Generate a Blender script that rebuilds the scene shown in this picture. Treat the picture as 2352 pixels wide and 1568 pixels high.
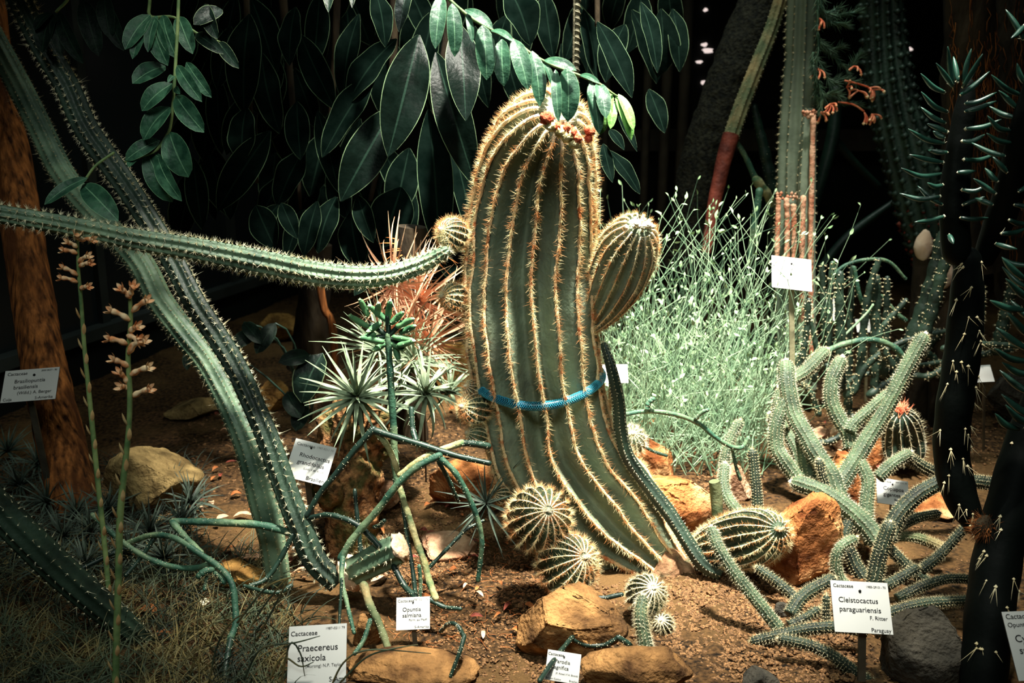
import bpy, math, random
import numpy as np
from mathutils import Vector, Matrix, noise
random.seed(4)
rng = np.random.default_rng(11)
for o in list(bpy.data.objects):
    bpy.data.objects.remove(o)
SC = bpy.context.scene
COL = SC.collection
R = math.radians

# ------------------------------------------------------------------ camera, world, light, exposure
PITCH = R(14)
CAM = np.array([0.0, 0.0, 1.0])
FPX = 2352 * 35.0 / 36.0
cd = bpy.data.cameras.new('camera')
cd.lens = 35.0; cd.sensor_width = 36.0; cd.clip_start = 0.02; cd.clip_end = 60
cd.dof.use_dof = True; cd.dof.focus_distance = 1.98; cd.dof.aperture_fstop = 5.0
cam = bpy.data.objects.new('camera', cd); COL.objects.link(cam)
cam.location = CAM; cam.rotation_euler = (math.pi / 2 - PITCH, 0, 0)
SC.camera = cam

w = bpy.data.worlds.new('world'); SC.world = w; w.use_nodes = True
w.node_tree.nodes['Background'].inputs[0].default_value = (0.62, 0.85, 0.72, 1)
w.node_tree.nodes['Background'].inputs[1].default_value = 0.008

def spot(name, loc, to, energy, size, blend, radius, color):
    l = bpy.data.lights.new(name, 'SPOT'); l.energy = energy; l.spot_size = R(size); l.spot_blend = blend
    l.shadow_soft_size = radius; l.color = color
    o = bpy.data.objects.new(name, l); COL.objects.link(o); o.location = loc
    o.rotation_euler = (Vector(to) - Vector(loc)).to_track_quat('-Z', 'Y').to_euler()
    return o
# overhead daylight, its cone narrowed to a soft pool on the middle of the bed
spot('roof_daylight', (0.5, 1.5, 4.4), (0.2, 2.4, 0.4), 5700, 32.5, 1.0, 0.14, (1.0, 0.96, 0.84))
# softer skylight from the roof panes further back
def area(name, loc, to, energy, sx, sy, color, spread):
    l = bpy.data.lights.new(name, 'AREA'); l.energy = energy; l.shape = 'RECTANGLE'; l.size = sx; l.size_y = sy
    l.color = color; l.spread = R(spread)
    o = bpy.data.objects.new(name, l); COL.objects.link(o); o.location = loc
    o.rotation_euler = (Vector(to) - Vector(loc)).to_track_quat('-Z', 'Y').to_euler()
area('roof_skylight', (0.3, 3.0, 4.0), (0.35, 2.7, 0.4), 16, 1.2, 0.8, (0.86, 1.0, 0.9), 70)
area('front_fill', (-0.2, -0.6, 3.2), (-0.1, 2.2, 0.3), 7, 1.4, 1.0, (0.9, 1.0, 0.92), 60)  # soft fill added above the camera, no such opening in view
SC.view_settings.view_transform = 'Standard'
SC.view_settings.look = 'None'
SC.view_settings.exposure = 0.0
SC.view_settings.gamma = 1.0
SC.view_settings.use_curve_mapping = False

# ------------------------------------------------------------------ geometry helpers
FW = np.array([0, math.cos(PITCH), -math.sin(PITCH)])
UP = np.array([0, math.sin(PITCH), math.cos(PITCH)])
RT = np.array([1.0, 0, 0])
def P(px, py, Y):
    """the point of the place seen at a pixel of the photograph, at world depth Y"""
    d = FW + RT * ((px - 1176) / FPX) + UP * ((784 - py) / FPX)
    return CAM + d * (Y / d[1])
def mpp(p):
    return float((np.asarray(p) - CAM) @ FW) / FPX
def gz(x, y):
    return 0.012 * noise.noise((x * 2.1, y * 2.1, 0.3)) + 0.006 * noise.noise((x * 7, y * 7, 1.7)) + 0.02 * max(0.0, y - 2.3)
def gY(px, py):
    """depth at which the ray of a pixel meets the ground"""
    z = 0.0
    for _ in range(4):
        a = PITCH + math.atan((py - 784) / FPX)
        Y = (1.0 - z) / math.tan(a)
        z = gz((px - 1176) / FPX * Y, Y)
    return Y
def G(px, py):
    return P(px, py, gY(px, py))
def unit(v):
    v = np.asarray(v, float); return v / max(1e-9, np.linalg.norm(v))
def spline(A, n):
    A = np.asarray(A, float)
    if len(A) == 2:
        t = np.linspace(0, 1, n)[:, None]; return A[0] * (1 - t) + A[1] * t
    s = np.r_[0, np.cumsum(np.maximum(1e-6, np.linalg.norm(np.diff(A[:, :3], axis=0), axis=1)))]
    B = np.vstack([2 * A[0] - A[1], A, 2 * A[-1] - A[-2]])
    t = np.linspace(0, s[-1], n); k = np.clip(np.searchsorted(s, t, 'right') - 1, 0, len(A) - 2)
    u = ((t - s[k]) / (s[k + 1] - s[k]))[:, None]
    p0, p1, p2, p3 = B[k], B[k + 1], B[k + 2], B[k + 3]
    return 0.5 * (2 * p1 + (p2 - p0) * u + (2 * p0 - 5 * p1 + 4 * p2 - p3) * u ** 2 + (3 * p1 - p0 - 3 * p2 + p3) * u ** 3)
def frames(C, up=None):
    T = np.gradient(C, axis=0); T /= np.maximum(1e-9, np.linalg.norm(T, axis=1))[:, None]
    N = np.zeros_like(T)
    a = np.array([0, -1.0, 0]) if up is None else np.asarray(up, float)
    if abs(T[0] @ a) > 0.93: a = np.array([1.0, 0, 0.2])
    n = a - T[0] * (a @ T[0]); n = unit(n)
    for i in range(len(C)):
        n = unit(n - T[i] * (n @ T[i])); N[i] = n
    return T, N, np.cross(T, N)
def grid_faces(nr, nc, wrap):
    i = np.arange(nr - 1)[:, None]; j = np.arange(nc if wrap else nc - 1)[None, :]
    j2 = (j + 1) % nc
    return np.stack([i * nc + j, i * nc + j2, (i + 1) * nc + j2, (i + 1) * nc + j], -1).reshape(-1, 4)
class MB:
    """collects pieces of one mesh"""
    def __init__(s): s.V = []; s.F = []; s.n = 0; s.uv = None
    def add(s, V, *Fs):
        V = np.asarray(V, float).reshape(-1, 3)
        for F in Fs:
            if len(F): s.F.append(np.asarray(F, np.int64) + s.n)
        s.V.append(V); s.n += len(V); return s
    def tube(s, C, rad, ns=8, cap=True, up=None):
        C = np.asarray(C, float); rad = np.broadcast_to(np.asarray(rad, float), (len(C),))
        T, N, B = frames(C, up)
        th = np.arange(ns) * 2 * math.pi / ns
        V = C[:, None, :] + rad[:, None, None] * (np.cos(th)[None, :, None] * N[:, None, :] + np.sin(th)[None, :, None] * B[:, None, :])
        V = V.reshape(-1, 3); Fs = [grid_faces(len(C), ns, True)]
        if cap:
            m = len(V); V = np.vstack([V, C[0] - T[0] * rad[0] * 0.4, C[-1] + T[-1] * rad[-1] * 0.4]); j = np.arange(ns); j2 = (j + 1) % ns
            Fs.append(np.stack([np.full(ns, m), j2, j], 1)); b = (len(C) - 1) * ns
            Fs.append(np.stack([np.full(ns, m + 1), b + j, b + j2], 1))
        return s.add(V, *Fs)
    def box(s, c, ax, ay, az):
        c, ax, ay, az = (np.asarray(q, float) for q in (c, ax, ay, az))
        V = [c + i * ax + j * ay + k * az for i in (-1, 1) for j in (-1, 1) for k in (-1, 1)]
        return s.add(V, np.array([[0, 1, 3, 2], [4, 6, 7, 5], [0, 4, 5, 1], [2, 3, 7, 6], [0, 2, 6, 4], [1, 5, 7, 3]]))
    def build(s, name, mat, parent=None, smooth=True, org=None, attr=None):
        V = np.vstack(s.V)
        o_ = org if org is not None else (ORG[parent.name] if parent is not None else np.zeros(3))
        me = bpy.data.meshes.new(name)
        Vl = (V - o_).astype(np.float32)
        loops = np.concatenate([f.reshape(-1) for f in s.F]).astype(np.int32)
        tot = np.concatenate([np.full(len(f), f.shape[1]) for f in s.F]).astype(np.int32)
        st = np.r_[0, np.cumsum(tot)[:-1]].astype(np.int32)
        me.vertices.add(len(V)); me.vertices.foreach_set('co', Vl.ravel())
        me.loops.add(len(loops)); me.loops.foreach_set('vertex_index', loops)
        me.polygons.add(len(tot)); me.polygons.foreach_set('loop_start', st)
        me.update(calc_edges=True)
        me.polygons.foreach_set('use_smooth', np.full(len(tot), smooth)); me.validate()
        if s.uv is not None:
            u = me.uv_layers.new(name='UVMap'); u.data.foreach_set('uv', np.asarray(s.uv, np.float32)[loops].ravel())
        if isinstance(mat, (list, tuple)):
            for m in mat: me.materials.append(m)
        elif mat is not None: me.materials.append(mat)
        return link(name, me, parent, o_ if parent is None else None)
ORG = {}
def link(name, me, parent=None, loc=None):
    o = bpy.data.objects.new(name, me); COL.objects.link(o)
    if parent is not None:
        o.parent = parent; ORG[o.name] = ORG[parent.name]
    else:
        o.location = loc if loc is not None else (0, 0, 0); ORG[o.name] = np.array(o.location, float)
    return o
def tag(o, label, cat=None, group=None, kind=None):
    if label: o['label'] = label
    if cat: o['category'] = cat
    if group: o['group'] = group
    if kind: o['kind'] = kind
    return o
def thing(name, base, label, cat, group=None):
    o = link(name, None, None, [float(q) for q in base]); return tag(o, label, cat, group)
def stuff(o): o['kind'] = 'stuff'; return o
def px_path(pts, n):
    """(px, py, Y, radius in px) -> sampled centres and radii"""
    A = np.array([list(P(a, b, c)) + [d * mpp(P(a, b, c))] for a, b, c, d in pts])
    S = spline(A, n); return S[:, :3], np.maximum(S[:, 3], 1e-4)
def rounded(C, rad, k=6, start=False):
    """adds a domed tip to the end of a path"""
    T = unit(C[-1] - C[-2]); r = rad[-1]
    a = np.linspace(0, math.pi / 2, k + 1)[1:]
    C2 = np.vstack([C] + [C[-1] + T * r * 1.1 * math.sin(q) for q in a]); r2 = np.r_[rad, [max(1e-4, r * math.cos(q)) for q in a]]
    if start:
        C2, r2 = rounded(C2[::-1], r2[::-1], k); C2, r2 = C2[::-1], r2[::-1]
    return C2, r2
def ribbed(C, rad, nr, dep, per=6, twist=0.0, power=1.2, lump=0.0, up=None, wob=0.0):
    """ribbed stem: mesh and its ridge lines"""
    T, N, B = frames(C, up); n = len(C); ns = nr * per
    th = np.arange(ns) * 2 * math.pi / ns
    tw = np.linspace(0, twist, n)[:, None]
    s_ = np.abs(np.sin(nr * th / 2)) ** power
    r = rad[:, None] * (1 - dep * s_[None, :])
    if lump:
        r = r * (1 + lump * np.cos(np.arange(n) * math.pi)[:, None] * (1 - s_[None, :]))
    ang = th[None, :] + tw
    if wob:
        s_n = np.r_[0, np.cumsum(np.linalg.norm(np.diff(C, axis=0), axis=1))]
        W1 = np.array([[noise.noise((math.cos(t) * 1.6, math.sin(t) * 1.6, q * 7)) for t in th] for q in s_n])
        W2 = np.array([[noise.noise((math.cos(t) * 3 + 9, math.sin(t) * 3, q * 22)) for t in th] for q in s_n])
        ang = ang + wob * W1; low = np.clip(1 - s_n / 0.34, 0, 1)[:, None]
        wr = np.sin(s_n[:, None] * 330 + 4 * W1) * .5 + .5
        r = r * (1 + .035 * W2 + .05 * low * W1 - .035 * low * wr * s_[None, :])
    D = np.cos(ang)[..., None] * N[:, None, :] + np.sin(ang)[..., None] * B[:, None, :]
    V = (C[:, None, :] + r[..., None] * D).reshape(-1, 3)
    Fs = [grid_faces(n, ns, True)]
    m = len(V); V = np.vstack([V, C[0], C[-1]]); j = np.arange(ns); j2 = (j + 1) % ns; b = (n - 1) * ns
    Fs += [np.stack([np.full(ns, m), j2, j], 1), np.stack([np.full(ns, m + 1), b + j, b + j2], 1)]
    rad_r = r[:, ::per]
    dr = np.gradient(rad) / np.maximum(1e-6, np.linalg.norm(np.gradient(C, axis=0), axis=1))
    ridges = []
    for k in range(nr):
        d = D[:, k * per]; nrm = d - T * np.clip(dr, -3, 3)[:, None]
        nrm /= np.linalg.norm(nrm, axis=1)[:, None]
        ridges.append((C + rad_r[:, k, None] * d, nrm))
    return V, Fs, ridges
def along(ridge, step, jit=0.2):
    p, nr = ridge; s = np.r_[0, np.cumsum(np.linalg.norm(np.diff(p, axis=0), axis=1))]
    k = max(2, int(s[-1] / step)); t = np.clip((np.arange(k) + 0.5 + rng.uniform(-jit, jit, k)) / k, 0, 1) * s[-1]
    q = np.stack([np.interp(t, s, p[:, i]) for i in range(3)], 1); m = np.stack([np.interp(t, s, nr[:, i]) for i in range(3)], 1)
    return q, m / np.maximum(1e-9, np.linalg.norm(m, axis=1))[:, None]
def spines(mb, Q, N, k, L, r, spread, lmin=0.55):
    Q = np.repeat(Q, k, 0); N = np.repeat(N, k, 0); n = len(Q)
    d = N + spread * rng.normal(0, 1, (n, 3)) * 0.7; d /= np.linalg.norm(d, axis=1)[:, None]
    a = np.cross(d, rng.normal(0, 1, (n, 3))); a /= np.maximum(1e-9, np.linalg.norm(a, axis=1))[:, None]; b = np.cross(d, a)
    ln = (L * rng.uniform(lmin, 1.1, n))[:, None]
    V = np.empty((n, 4, 3)); 
    for i in range(3):
        q = 2 * math.pi * i / 3; V[:, i] = Q + r * (math.cos(q) * a + math.sin(q) * b)
    V[:, 3] = Q + d * ln
    i = np.arange(n)[:, None] * 4
    mb.add(V, (i[:, None, :] + np.array([[0, 1, 3], [1, 2, 3], [2, 0, 3]])[None]).reshape(-1, 3))
def dots(mb, Q, r):
    n = len(Q); D = np.array([[1, 0, 0], [-1, 0, 0], [0, 1, 0], [0, -1, 0], [0, 0, 1], [0, 0, -1]], float)
    rr = (np.broadcast_to(r, (n,)) * rng.uniform(0.7, 1.25, n))[:, None, None]
    V = Q[:, None, :] + D[None] * rr
    Fc = np.array([[0, 2, 4], [2, 1, 4], [1, 3, 4], [3, 0, 4], [2, 0, 5], [1, 2, 5], [3, 1, 5], [0, 3, 5]])
    mb.add(V, (np.arange(n)[:, None, None] * 6 + Fc[None]).reshape(-1, 3))
def leaf_geo(base, tip, wid, nrm, curl=0.12, fold=0.25, wav=0.0, nu=8, nv=4, a=0.55, b=0.75, ph=0.0):
    """a leaf blade from base to tip, its upper face towards nrm; returns verts, faces, uv"""
    base = np.asarray(base, float); tip = np.asarray(tip, float); ax = tip - base; L = np.linalg.norm(ax); d = ax / L
    nrm = unit(nrm - d * (np.asarray(nrm) @ d)); sd = np.cross(d, nrm)
    u = np.linspace(0, 1, nu + 1); v = np.linspace(-1, 1, nv + 1)
    w_ = u ** a * (1 - u) ** b; w_ = w_ / w_.max(); w_[0] = 0.06; w_[-1] = 0.02
    U, Vv = np.meshgrid(u, v, indexing='ij'); Wd = w_[:, None] * wid / 2
    bow = curl * L * np.sin(math.pi * U)
    X = base + d * (U * L)[..., None] + sd * (Vv * Wd)[..., None] + nrm * (bow + fold * np.abs(Vv) * Wd + wav * wid * np.sin(U * 13 + ph + Vv * 1.5) * np.abs(Vv) * w_[:, None])[..., None]
    return X.reshape(-1, 3), grid_faces(nu + 1, nv + 1, False), np.stack([U, (Vv + 1) / 2], -1).reshape(-1, 2)
def leaf(name, base, tip, wid, nrm, mat, parent, **kw):
    V, Fc, uv = leaf_geo(base, tip, wid, nrm, **kw)
    mb = MB(); mb.add(V, Fc); mb.uv = uv
    return mb.build(name, mat, parent)
def pleaf(parent, pb, pt, wpx, Y, mat, tilt=(0, 0), dy=0.0, **kw):
    """leaf given by pixels of its base and tip; dy: the tip's depth less the base's"""
    p, q = P(pb[0], pb[1], Y), P(pt[0], pt[1], Y + dy)
    n = -FW + RT * tilt[0] + UP * tilt[1]
    return leaf('leaf', p, q, wpx * mpp(p), n, mat, parent, **kw)

# ------------------------------------------------------------------ materials
def srgb(c):
    return tuple((x / 255 / 12.92 if x / 255 <= 0.04045 else ((x / 255 + 0.055) / 1.055) ** 2.4) for x in c) + (1.0,)
def mat(name, c1, c2, scale=20.0, rough=0.6, bump=0.0, bscale=60.0, spec=0.4, c3=None, lo=0.35, hi=0.65, s3=4.0, detail=5.0, sss=0.0, stretch=None):
    m = bpy.data.materials.new(name); m.use_nodes = True; nt = m.node_tree; N = nt.nodes; bs = N['Principled BSDF']
    tc = N.new('ShaderNodeTexCoord'); src = tc.outputs['Object']
    if stretch:
        mp = N.new('ShaderNodeMapping'); mp.inputs['Scale'].default_value = stretch; nt.links.new(src, mp.inputs['Vector']); src = mp.outputs[0]
    nz = N.new('ShaderNodeTexNoise'); nz.inputs['Scale'].default_value = scale; nz.inputs['Detail'].default_value = detail
    nt.links.new(src, nz.inputs['Vector'])
    rp = N.new('ShaderNodeValToRGB'); rp.color_ramp.elements[0].position = lo; rp.color_ramp.elements[1].position = hi
    rp.color_ramp.elements[0].color = srgb(c1); rp.color_ramp.elements[1].color = srgb(c2)
    nt.links.new(nz.outputs['Fac'], rp.inputs['Fac']); out = rp.outputs['Color']
    if c3:
        n3 = N.new('ShaderNodeTexNoise'); n3.inputs['Scale'].default_value = s3; n3.inputs['Detail'].default_value = 4
        nt.links.new(src, n3.inputs['Vector'])
        r3 = N.new('ShaderNodeValToRGB'); r3.color_ramp.elements[0].position = 0.48; r3.color_ramp.elements[1].position = 0.66
        nt.links.new(n3.outputs['Fac'], r3.inputs['Fac'])
        mx = N.new('ShaderNodeMix'); mx.data_type = 'RGBA'; mx.inputs[7].default_value = srgb(c3)
        nt.links.new(r3.outputs['Color'], mx.inputs[0]); nt.links.new(out, mx.inputs[6]); out = mx.outputs[2]
    nt.links.new(out, bs.inputs['Base Color'])
    bs.inputs['Roughness'].default_value = rough; bs.inputs['Specular IOR Level'].default_value = spec
    if sss:
        bs.inputs['Subsurface Weight'].default_value = sss; bs.inputs['Subsurface Radius'].default_value = (0.004, 0.003, 0.002)
    if bump:
        nb = N.new('ShaderNodeTexNoise'); nb.inputs['Scale'].default_value = bscale; nb.inputs['Detail'].default_value = 8
        nt.links.new(src, nb.inputs['Vector'])
        bp = N.new('ShaderNodeBump'); bp.inputs['Strength'].default_value = bump; bp.inputs['Distance'].default_value = 0.01
        nt.links.new(nb.outputs['Fac'], bp.inputs['Height']); nt.links.new(bp.outputs['Normal'], bs.inputs['Normal'])
    return m
def leafmat(name, c1, c2, margin, rib, rough=0.35, mw=0.93, scale=30.0, spec=0.5, bump=0.25, rw=0.05):
    """leaf blade with a pale margin and midrib of its own colour (from its UVs)"""
    m = mat(name, c1, c2, scale, rough, bump, 90.0, spec); nt = m.node_tree; N = nt.nodes; bs = N['Principled BSDF']
    base = bs.inputs['Base Color'].links[0].from_socket
    uv = N.new('ShaderNodeUVMap'); sp = N.new('ShaderNodeSeparateXYZ'); nt.links.new(uv.outputs[0], sp.inputs[0])
    a = N.new('ShaderNodeMath'); a.operation = 'MULTIPLY_ADD'; a.inputs[1].default_value = 2; a.inputs[2].default_value = -1; nt.links.new(sp.outputs['Y'], a.inputs[0])
    b = N.new('ShaderNodeMath'); b.operation = 'ABSOLUTE'; nt.links.new(a.outputs[0], b.inputs[0])
    g = N.new('ShaderNodeMath'); g.operation = 'GREATER_THAN'; g.inputs[1].default_value = mw; nt.links.new(b.outputs[0], g.inputs[0])
    l = N.new('ShaderNodeMath'); l.operation = 'LESS_THAN'; l.inputs[1].default_value = rw; nt.links.new(b.outputs[0], l.inputs[0])
    for fac, c in ((l, rib), (g, margin)):
        mx = N.new('ShaderNodeMix'); mx.data_type = 'RGBA'; mx.inputs[7].default_value = srgb(c)
        nt.links.new(fac.outputs[0], mx.inputs[0]); nt.links.new(base, mx.inputs[6]); base = mx.outputs[2]
    nt.links.new(base, bs.inputs['Base Color'])
    return m
M = {}
M['soil'] = mat('soil', (20, 14, 8), (92, 66, 39), 95, 0.95, 1.0, 160, 0.15, c3=(104, 78, 47), s3=3.0)
M['gravel'] = mat('gravel', (30, 21, 12), (164, 120, 78), 260, 0.85, 0.4, 400, 0.25, c3=(92, 66, 42), s3=70, lo=0.3, hi=0.72)
M['rock_orange'] = mat('rock_orange', (96, 48, 20), (206, 134, 78), 14, 0.9, 1.0, 110, 0.15, c3=(220, 176, 124), s3=7, detail=10.0)
M['rock_tan'] = mat('rock_tan', (66, 43, 24), (182, 134, 82), 16, 0.9, 1.0, 110, 0.15, c3=(50, 34, 20), s3=9, detail=10.0)
M['rock_olive'] = mat('rock_olive', (84, 68, 40), (164, 138, 90), 20, 0.9, 1.0, 110, 0.15, c3=(110, 88, 54), s3=8, detail=10.0)
M['rock_pale'] = mat('rock_pale', (150, 108, 82), (222, 186, 150), 14, 0.9, 1.0, 110, 0.15, c3=(140, 98, 72), s3=8, detail=10.0)
M['rock_grey'] = mat('rock_grey', (44, 42, 37), (74, 69, 60), 18, 0.9, 1.0, 110, 0.15, c3=(58, 52, 40), s3=6)
M['rock_yellow'] = mat('rock_yellow', (92, 64, 30), (170, 128, 68), 14, 0.9, 1.0, 110, 0.15)
M['body'] = mat('barrel_skin', (98, 112, 92), (140, 154, 128), 9, 0.55, 0.35, 90, 0.35, c3=(112, 120, 102), s3=14)
M['body_dark'] = mat('globe_skin', (40, 54, 40), (74, 92, 68), 12, 0.55, 0.3, 90, 0.35)
M['wool_orange'] = mat('rib_wool', (206, 128, 84), (248, 220, 172), 55, 0.9, 0.6, 300, 0.1, lo=0.34, hi=0.5)
M['wool_white'] = mat('crown_wool', (236, 226, 190), (250, 246, 224), 60, 0.9, 0.6, 400, 0.1)
M['spine_orange'] = mat('amber_spine', (222, 150, 88), (248, 232, 176), 40, 0.6, 0, 1, 0.3, lo=0.42, hi=0.58)
M['spine_cream'] = mat('cream_spine', (226, 212, 168), (246, 240, 210), 40, 0.6, 0, 1, 0.3)
M['spine_dull'] = mat('straw_spine', (196, 180, 136), (226, 214, 176), 40, 0.6, 0, 1, 0.3)
M['cereus'] = mat('cereus_skin', (62, 86, 68), (122, 148, 118), 14, 0.5, 0.25, 80, 0.4)
M['cereus_dark'] = mat('dark_cereus_skin', (24, 38, 30), (48, 68, 54), 14, 0.5, 0.25, 80, 0.4)
M['cereus_old'] = mat('old_cereus_skin', (70, 82, 56), (112, 118, 84), 20, 0.8, 0.5, 60, 0.2, c3=(150, 130, 90), s3=12)
M['finger'] = mat('finger_skin', (48, 62, 46), (84, 102, 76), 25, 0.6, 0.3, 150, 0.3)
M['finger_dark'] = mat('dark_finger_skin', (22, 31, 24), (44, 58, 44), 25, 0.6, 0.3, 150, 0.3)  # darker copy of the finger skin, shade of the lower right stems coloured in
M['stem'] = mat('smooth_green_stem', (32, 66, 54), (66, 104, 82), 22, 0.5, 0.3, 120, 0.3, c3=(112, 134, 100), s3=16)
M['stem_dark'] = mat('dark_green_stem', (16, 34, 28), (32, 56, 44), 12, 0.45, 0.15, 60, 0.4)
M['stem_woody'] = mat('corky_stem', (128, 128, 84), (190, 178, 130), 30, 0.8, 0.5, 90, 0.2, c3=(80, 110, 76), s3=25)
M['column'] = mat('column_skin', (98, 112, 96), (146, 160, 138), 8, 0.6, 0.2, 60, 0.3, c3=(112, 124, 106), s3=5)
M['cork_pink'] = mat('corky_ridge', (196, 128, 98), (226, 178, 146), 25, 0.85, 0.6, 90, 0.15, lo=0.4, hi=0.6)
M['cork_brown'] = mat('brown_cork', (92, 66, 44), (170, 128, 96), 30, 0.9, 1.0, 60, 0.15, c3=(70, 74, 52), s3=20)
M['joint'] = mat('young_joint', (50, 96, 66), (104, 152, 104), 30, 0.5, 0.1, 90, 0.3)
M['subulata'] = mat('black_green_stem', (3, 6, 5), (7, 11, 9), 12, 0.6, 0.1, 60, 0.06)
M['awl_leaf'] = mat('awl_leaf', (18, 46, 38), (40, 80, 66), 18, 0.38, 0.1, 60, 0.5)
M['bark'] = mat('bark', (50, 28, 15), (176, 108, 56), 85, 0.9, 1.0, 90, 0.15, c3=(84, 48, 25), s3=26, stretch=(1, 1, 0.16), lo=0.34, hi=0.68, detail=9.0)
M['bark_dark'] = mat('dark_bark', (24, 20, 15), (60, 50, 36), 16, 0.9, 1.0, 40, 0.15, stretch=(1, 1, 0.3))
M['bark_red'] = mat('red_bark', (84, 32, 22), (140, 64, 46), 20, 0.7, 0.6, 60, 0.3)
M['log'] = mat('mossy_log', (66, 44, 26), (176, 124, 80), 70, 0.9, 1.0, 130, 0.15, c3=(76, 84, 44), s3=12, lo=.38, hi=.64, detail=9.0)
M['reticulate'] = mat('scaly_bark', (18, 18, 13), (46, 44, 32), 70, 0.85, 1.0, 90, 0.2, detail=1.0)
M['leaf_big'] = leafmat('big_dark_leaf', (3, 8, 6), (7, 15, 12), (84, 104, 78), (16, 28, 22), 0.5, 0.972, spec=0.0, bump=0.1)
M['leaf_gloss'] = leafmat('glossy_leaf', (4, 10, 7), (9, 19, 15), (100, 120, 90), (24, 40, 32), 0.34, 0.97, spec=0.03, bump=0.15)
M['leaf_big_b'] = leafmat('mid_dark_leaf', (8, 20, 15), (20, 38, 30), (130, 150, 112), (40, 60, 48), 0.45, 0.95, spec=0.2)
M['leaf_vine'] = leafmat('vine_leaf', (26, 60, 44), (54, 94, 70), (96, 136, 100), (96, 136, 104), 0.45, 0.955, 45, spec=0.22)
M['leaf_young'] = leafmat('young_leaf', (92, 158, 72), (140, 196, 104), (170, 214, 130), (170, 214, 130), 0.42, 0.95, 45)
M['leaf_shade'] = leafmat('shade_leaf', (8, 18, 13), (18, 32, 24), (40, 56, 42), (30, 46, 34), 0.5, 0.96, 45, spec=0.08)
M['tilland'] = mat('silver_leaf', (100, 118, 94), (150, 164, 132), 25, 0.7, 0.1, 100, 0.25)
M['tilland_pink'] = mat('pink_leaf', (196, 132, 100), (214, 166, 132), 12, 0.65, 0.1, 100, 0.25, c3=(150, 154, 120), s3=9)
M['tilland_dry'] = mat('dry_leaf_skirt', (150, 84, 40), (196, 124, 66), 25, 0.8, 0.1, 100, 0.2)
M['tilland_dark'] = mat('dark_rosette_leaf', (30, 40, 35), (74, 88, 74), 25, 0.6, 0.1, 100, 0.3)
M['grass'] = mat('grass_blade', (26, 36, 28), (82, 94, 70), 9, 0.6, 0, 1, 0.3, c3=(128, 112, 68), s3=14)
M['rush'] = mat('rush_stem', (122, 154, 122), (180, 206, 168), 10, 0.55, 0, 1, 0.3, c3=(92, 126, 96), s3=7)
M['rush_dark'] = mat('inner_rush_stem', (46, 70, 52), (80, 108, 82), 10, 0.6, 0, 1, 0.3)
M['rush_leaf'] = mat('rush_leaf', (138, 180, 128), (194, 222, 172), 15, 0.5, 0, 1, 0.35)
M['flower'] = mat('pale_flower', (214, 142, 92), (246, 214, 170), 70, 0.7, 0.1, 100, 0.2, lo=0.4, hi=0.6)
M['stalk'] = mat('flower_stalk', (74, 104, 62), (128, 148, 92), 30, 0.6, 0.1, 80, 0.3)
M['bract'] = mat('dry_bract', (196, 150, 96), (226, 196, 140), 40, 0.75, 0.1, 80, 0.2)
M['deadleaf'] = mat('dead_leaf', (128, 70, 34), (186, 116, 66), 30, 0.8, 0.3, 80, 0.2)
M['deadpink'] = mat('bleached_leaf', (206, 150, 116), (232, 184, 150), 30, 0.8, 0.3, 80, 0.2)
M['red_bloom'] = mat('red_bloom', (190, 70, 44), (226, 120, 84), 60, 0.8, 0.5, 200, 0.2)
M['cream_bloom'] = mat('cream_bloom', (220, 196, 120), (244, 232, 182), 60, 0.8, 0.5, 200, 0.2)
M['orange_fl'] = mat('orange_flower', (210, 96, 62), (236, 150, 110), 60, 0.6, 0, 1, 0.3)
M['hose'] = mat('hose_blue', (4, 30, 42), (8, 44, 58), 20, 0.3, 0, 1, 0.5)
M['braid'] = mat('hose_braid', (40, 150, 186), (80, 196, 220), 20, 0.4, 0, 1, 0.4)
M['plate'] = mat('white_label', (196, 196, 192), (202, 202, 198), 5, 0.5, 0, 1, 0.3)
M['plate_side'] = mat('label_edge', (40, 40, 38), (60, 58, 54), 5, 0.5, 0, 1, 0.3)
M['ink'] = mat('black_ink', (12, 12, 14), (18, 18, 20), 5, 0.6, 0, 1, 0.2)
M['ink_faded'] = mat('glare_ink', (70, 70, 70), (90, 90, 88), 5, 0.6, 0, 1, 0.2)  # lettering washed out by glare, put into a paler ink colour
M['ink_ghost'] = mat('ghost_ink', (130, 128, 124), (140, 138, 134), 5, 0.6, 0, 1, 0.2)  # palest ink, strong glare over the lettering put into its colour
M['stake'] = mat('grey_stake', (66, 62, 52), (96, 90, 76), 14, 0.6, 0.1, 80, 0.3)
M['stake_pale'] = mat('pale_stake', (150, 144, 112), (170, 164, 130), 14, 0.6, 0.1, 80, 0.3)
M['steel'] = mat('rusty_rod', (62, 60, 46), (96, 92, 72), 40, 0.7, 0.3, 150, 0.4)
M['wall'] = mat('dark_wall', (16, 18, 17), (24, 27, 25), 3, 0.8, 0.1, 30, 0.2)
M['frame'] = mat('window_bar', (46, 52, 50), (62, 68, 66), 6, 0.5, 0, 1, 0.4)
M['wood_dark'] = mat('dark_wood', (48, 44, 36), (70, 64, 52), 8, 0.7, 0.2, 50, 0.3)
M['cut'] = mat('cut_flesh', (216, 170, 130), (244, 222, 190), 40, 0.8, 0.6, 100, 0.2)
M['egg'] = mat('pale_shell', (200, 168, 140), (238, 214, 190), 18, 0.7, 0.2, 60, 0.3)
g = bpy.data.materials.new('dark_glass'); g.use_nodes = True
gb = g.node_tree.nodes['Principled BSDF']; gb.inputs['Base Color'].default_value = (0.018, 0.024, 0.026, 1); gb.inputs['Roughness'].default_value = 0.18
M['glass'] = g

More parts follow.
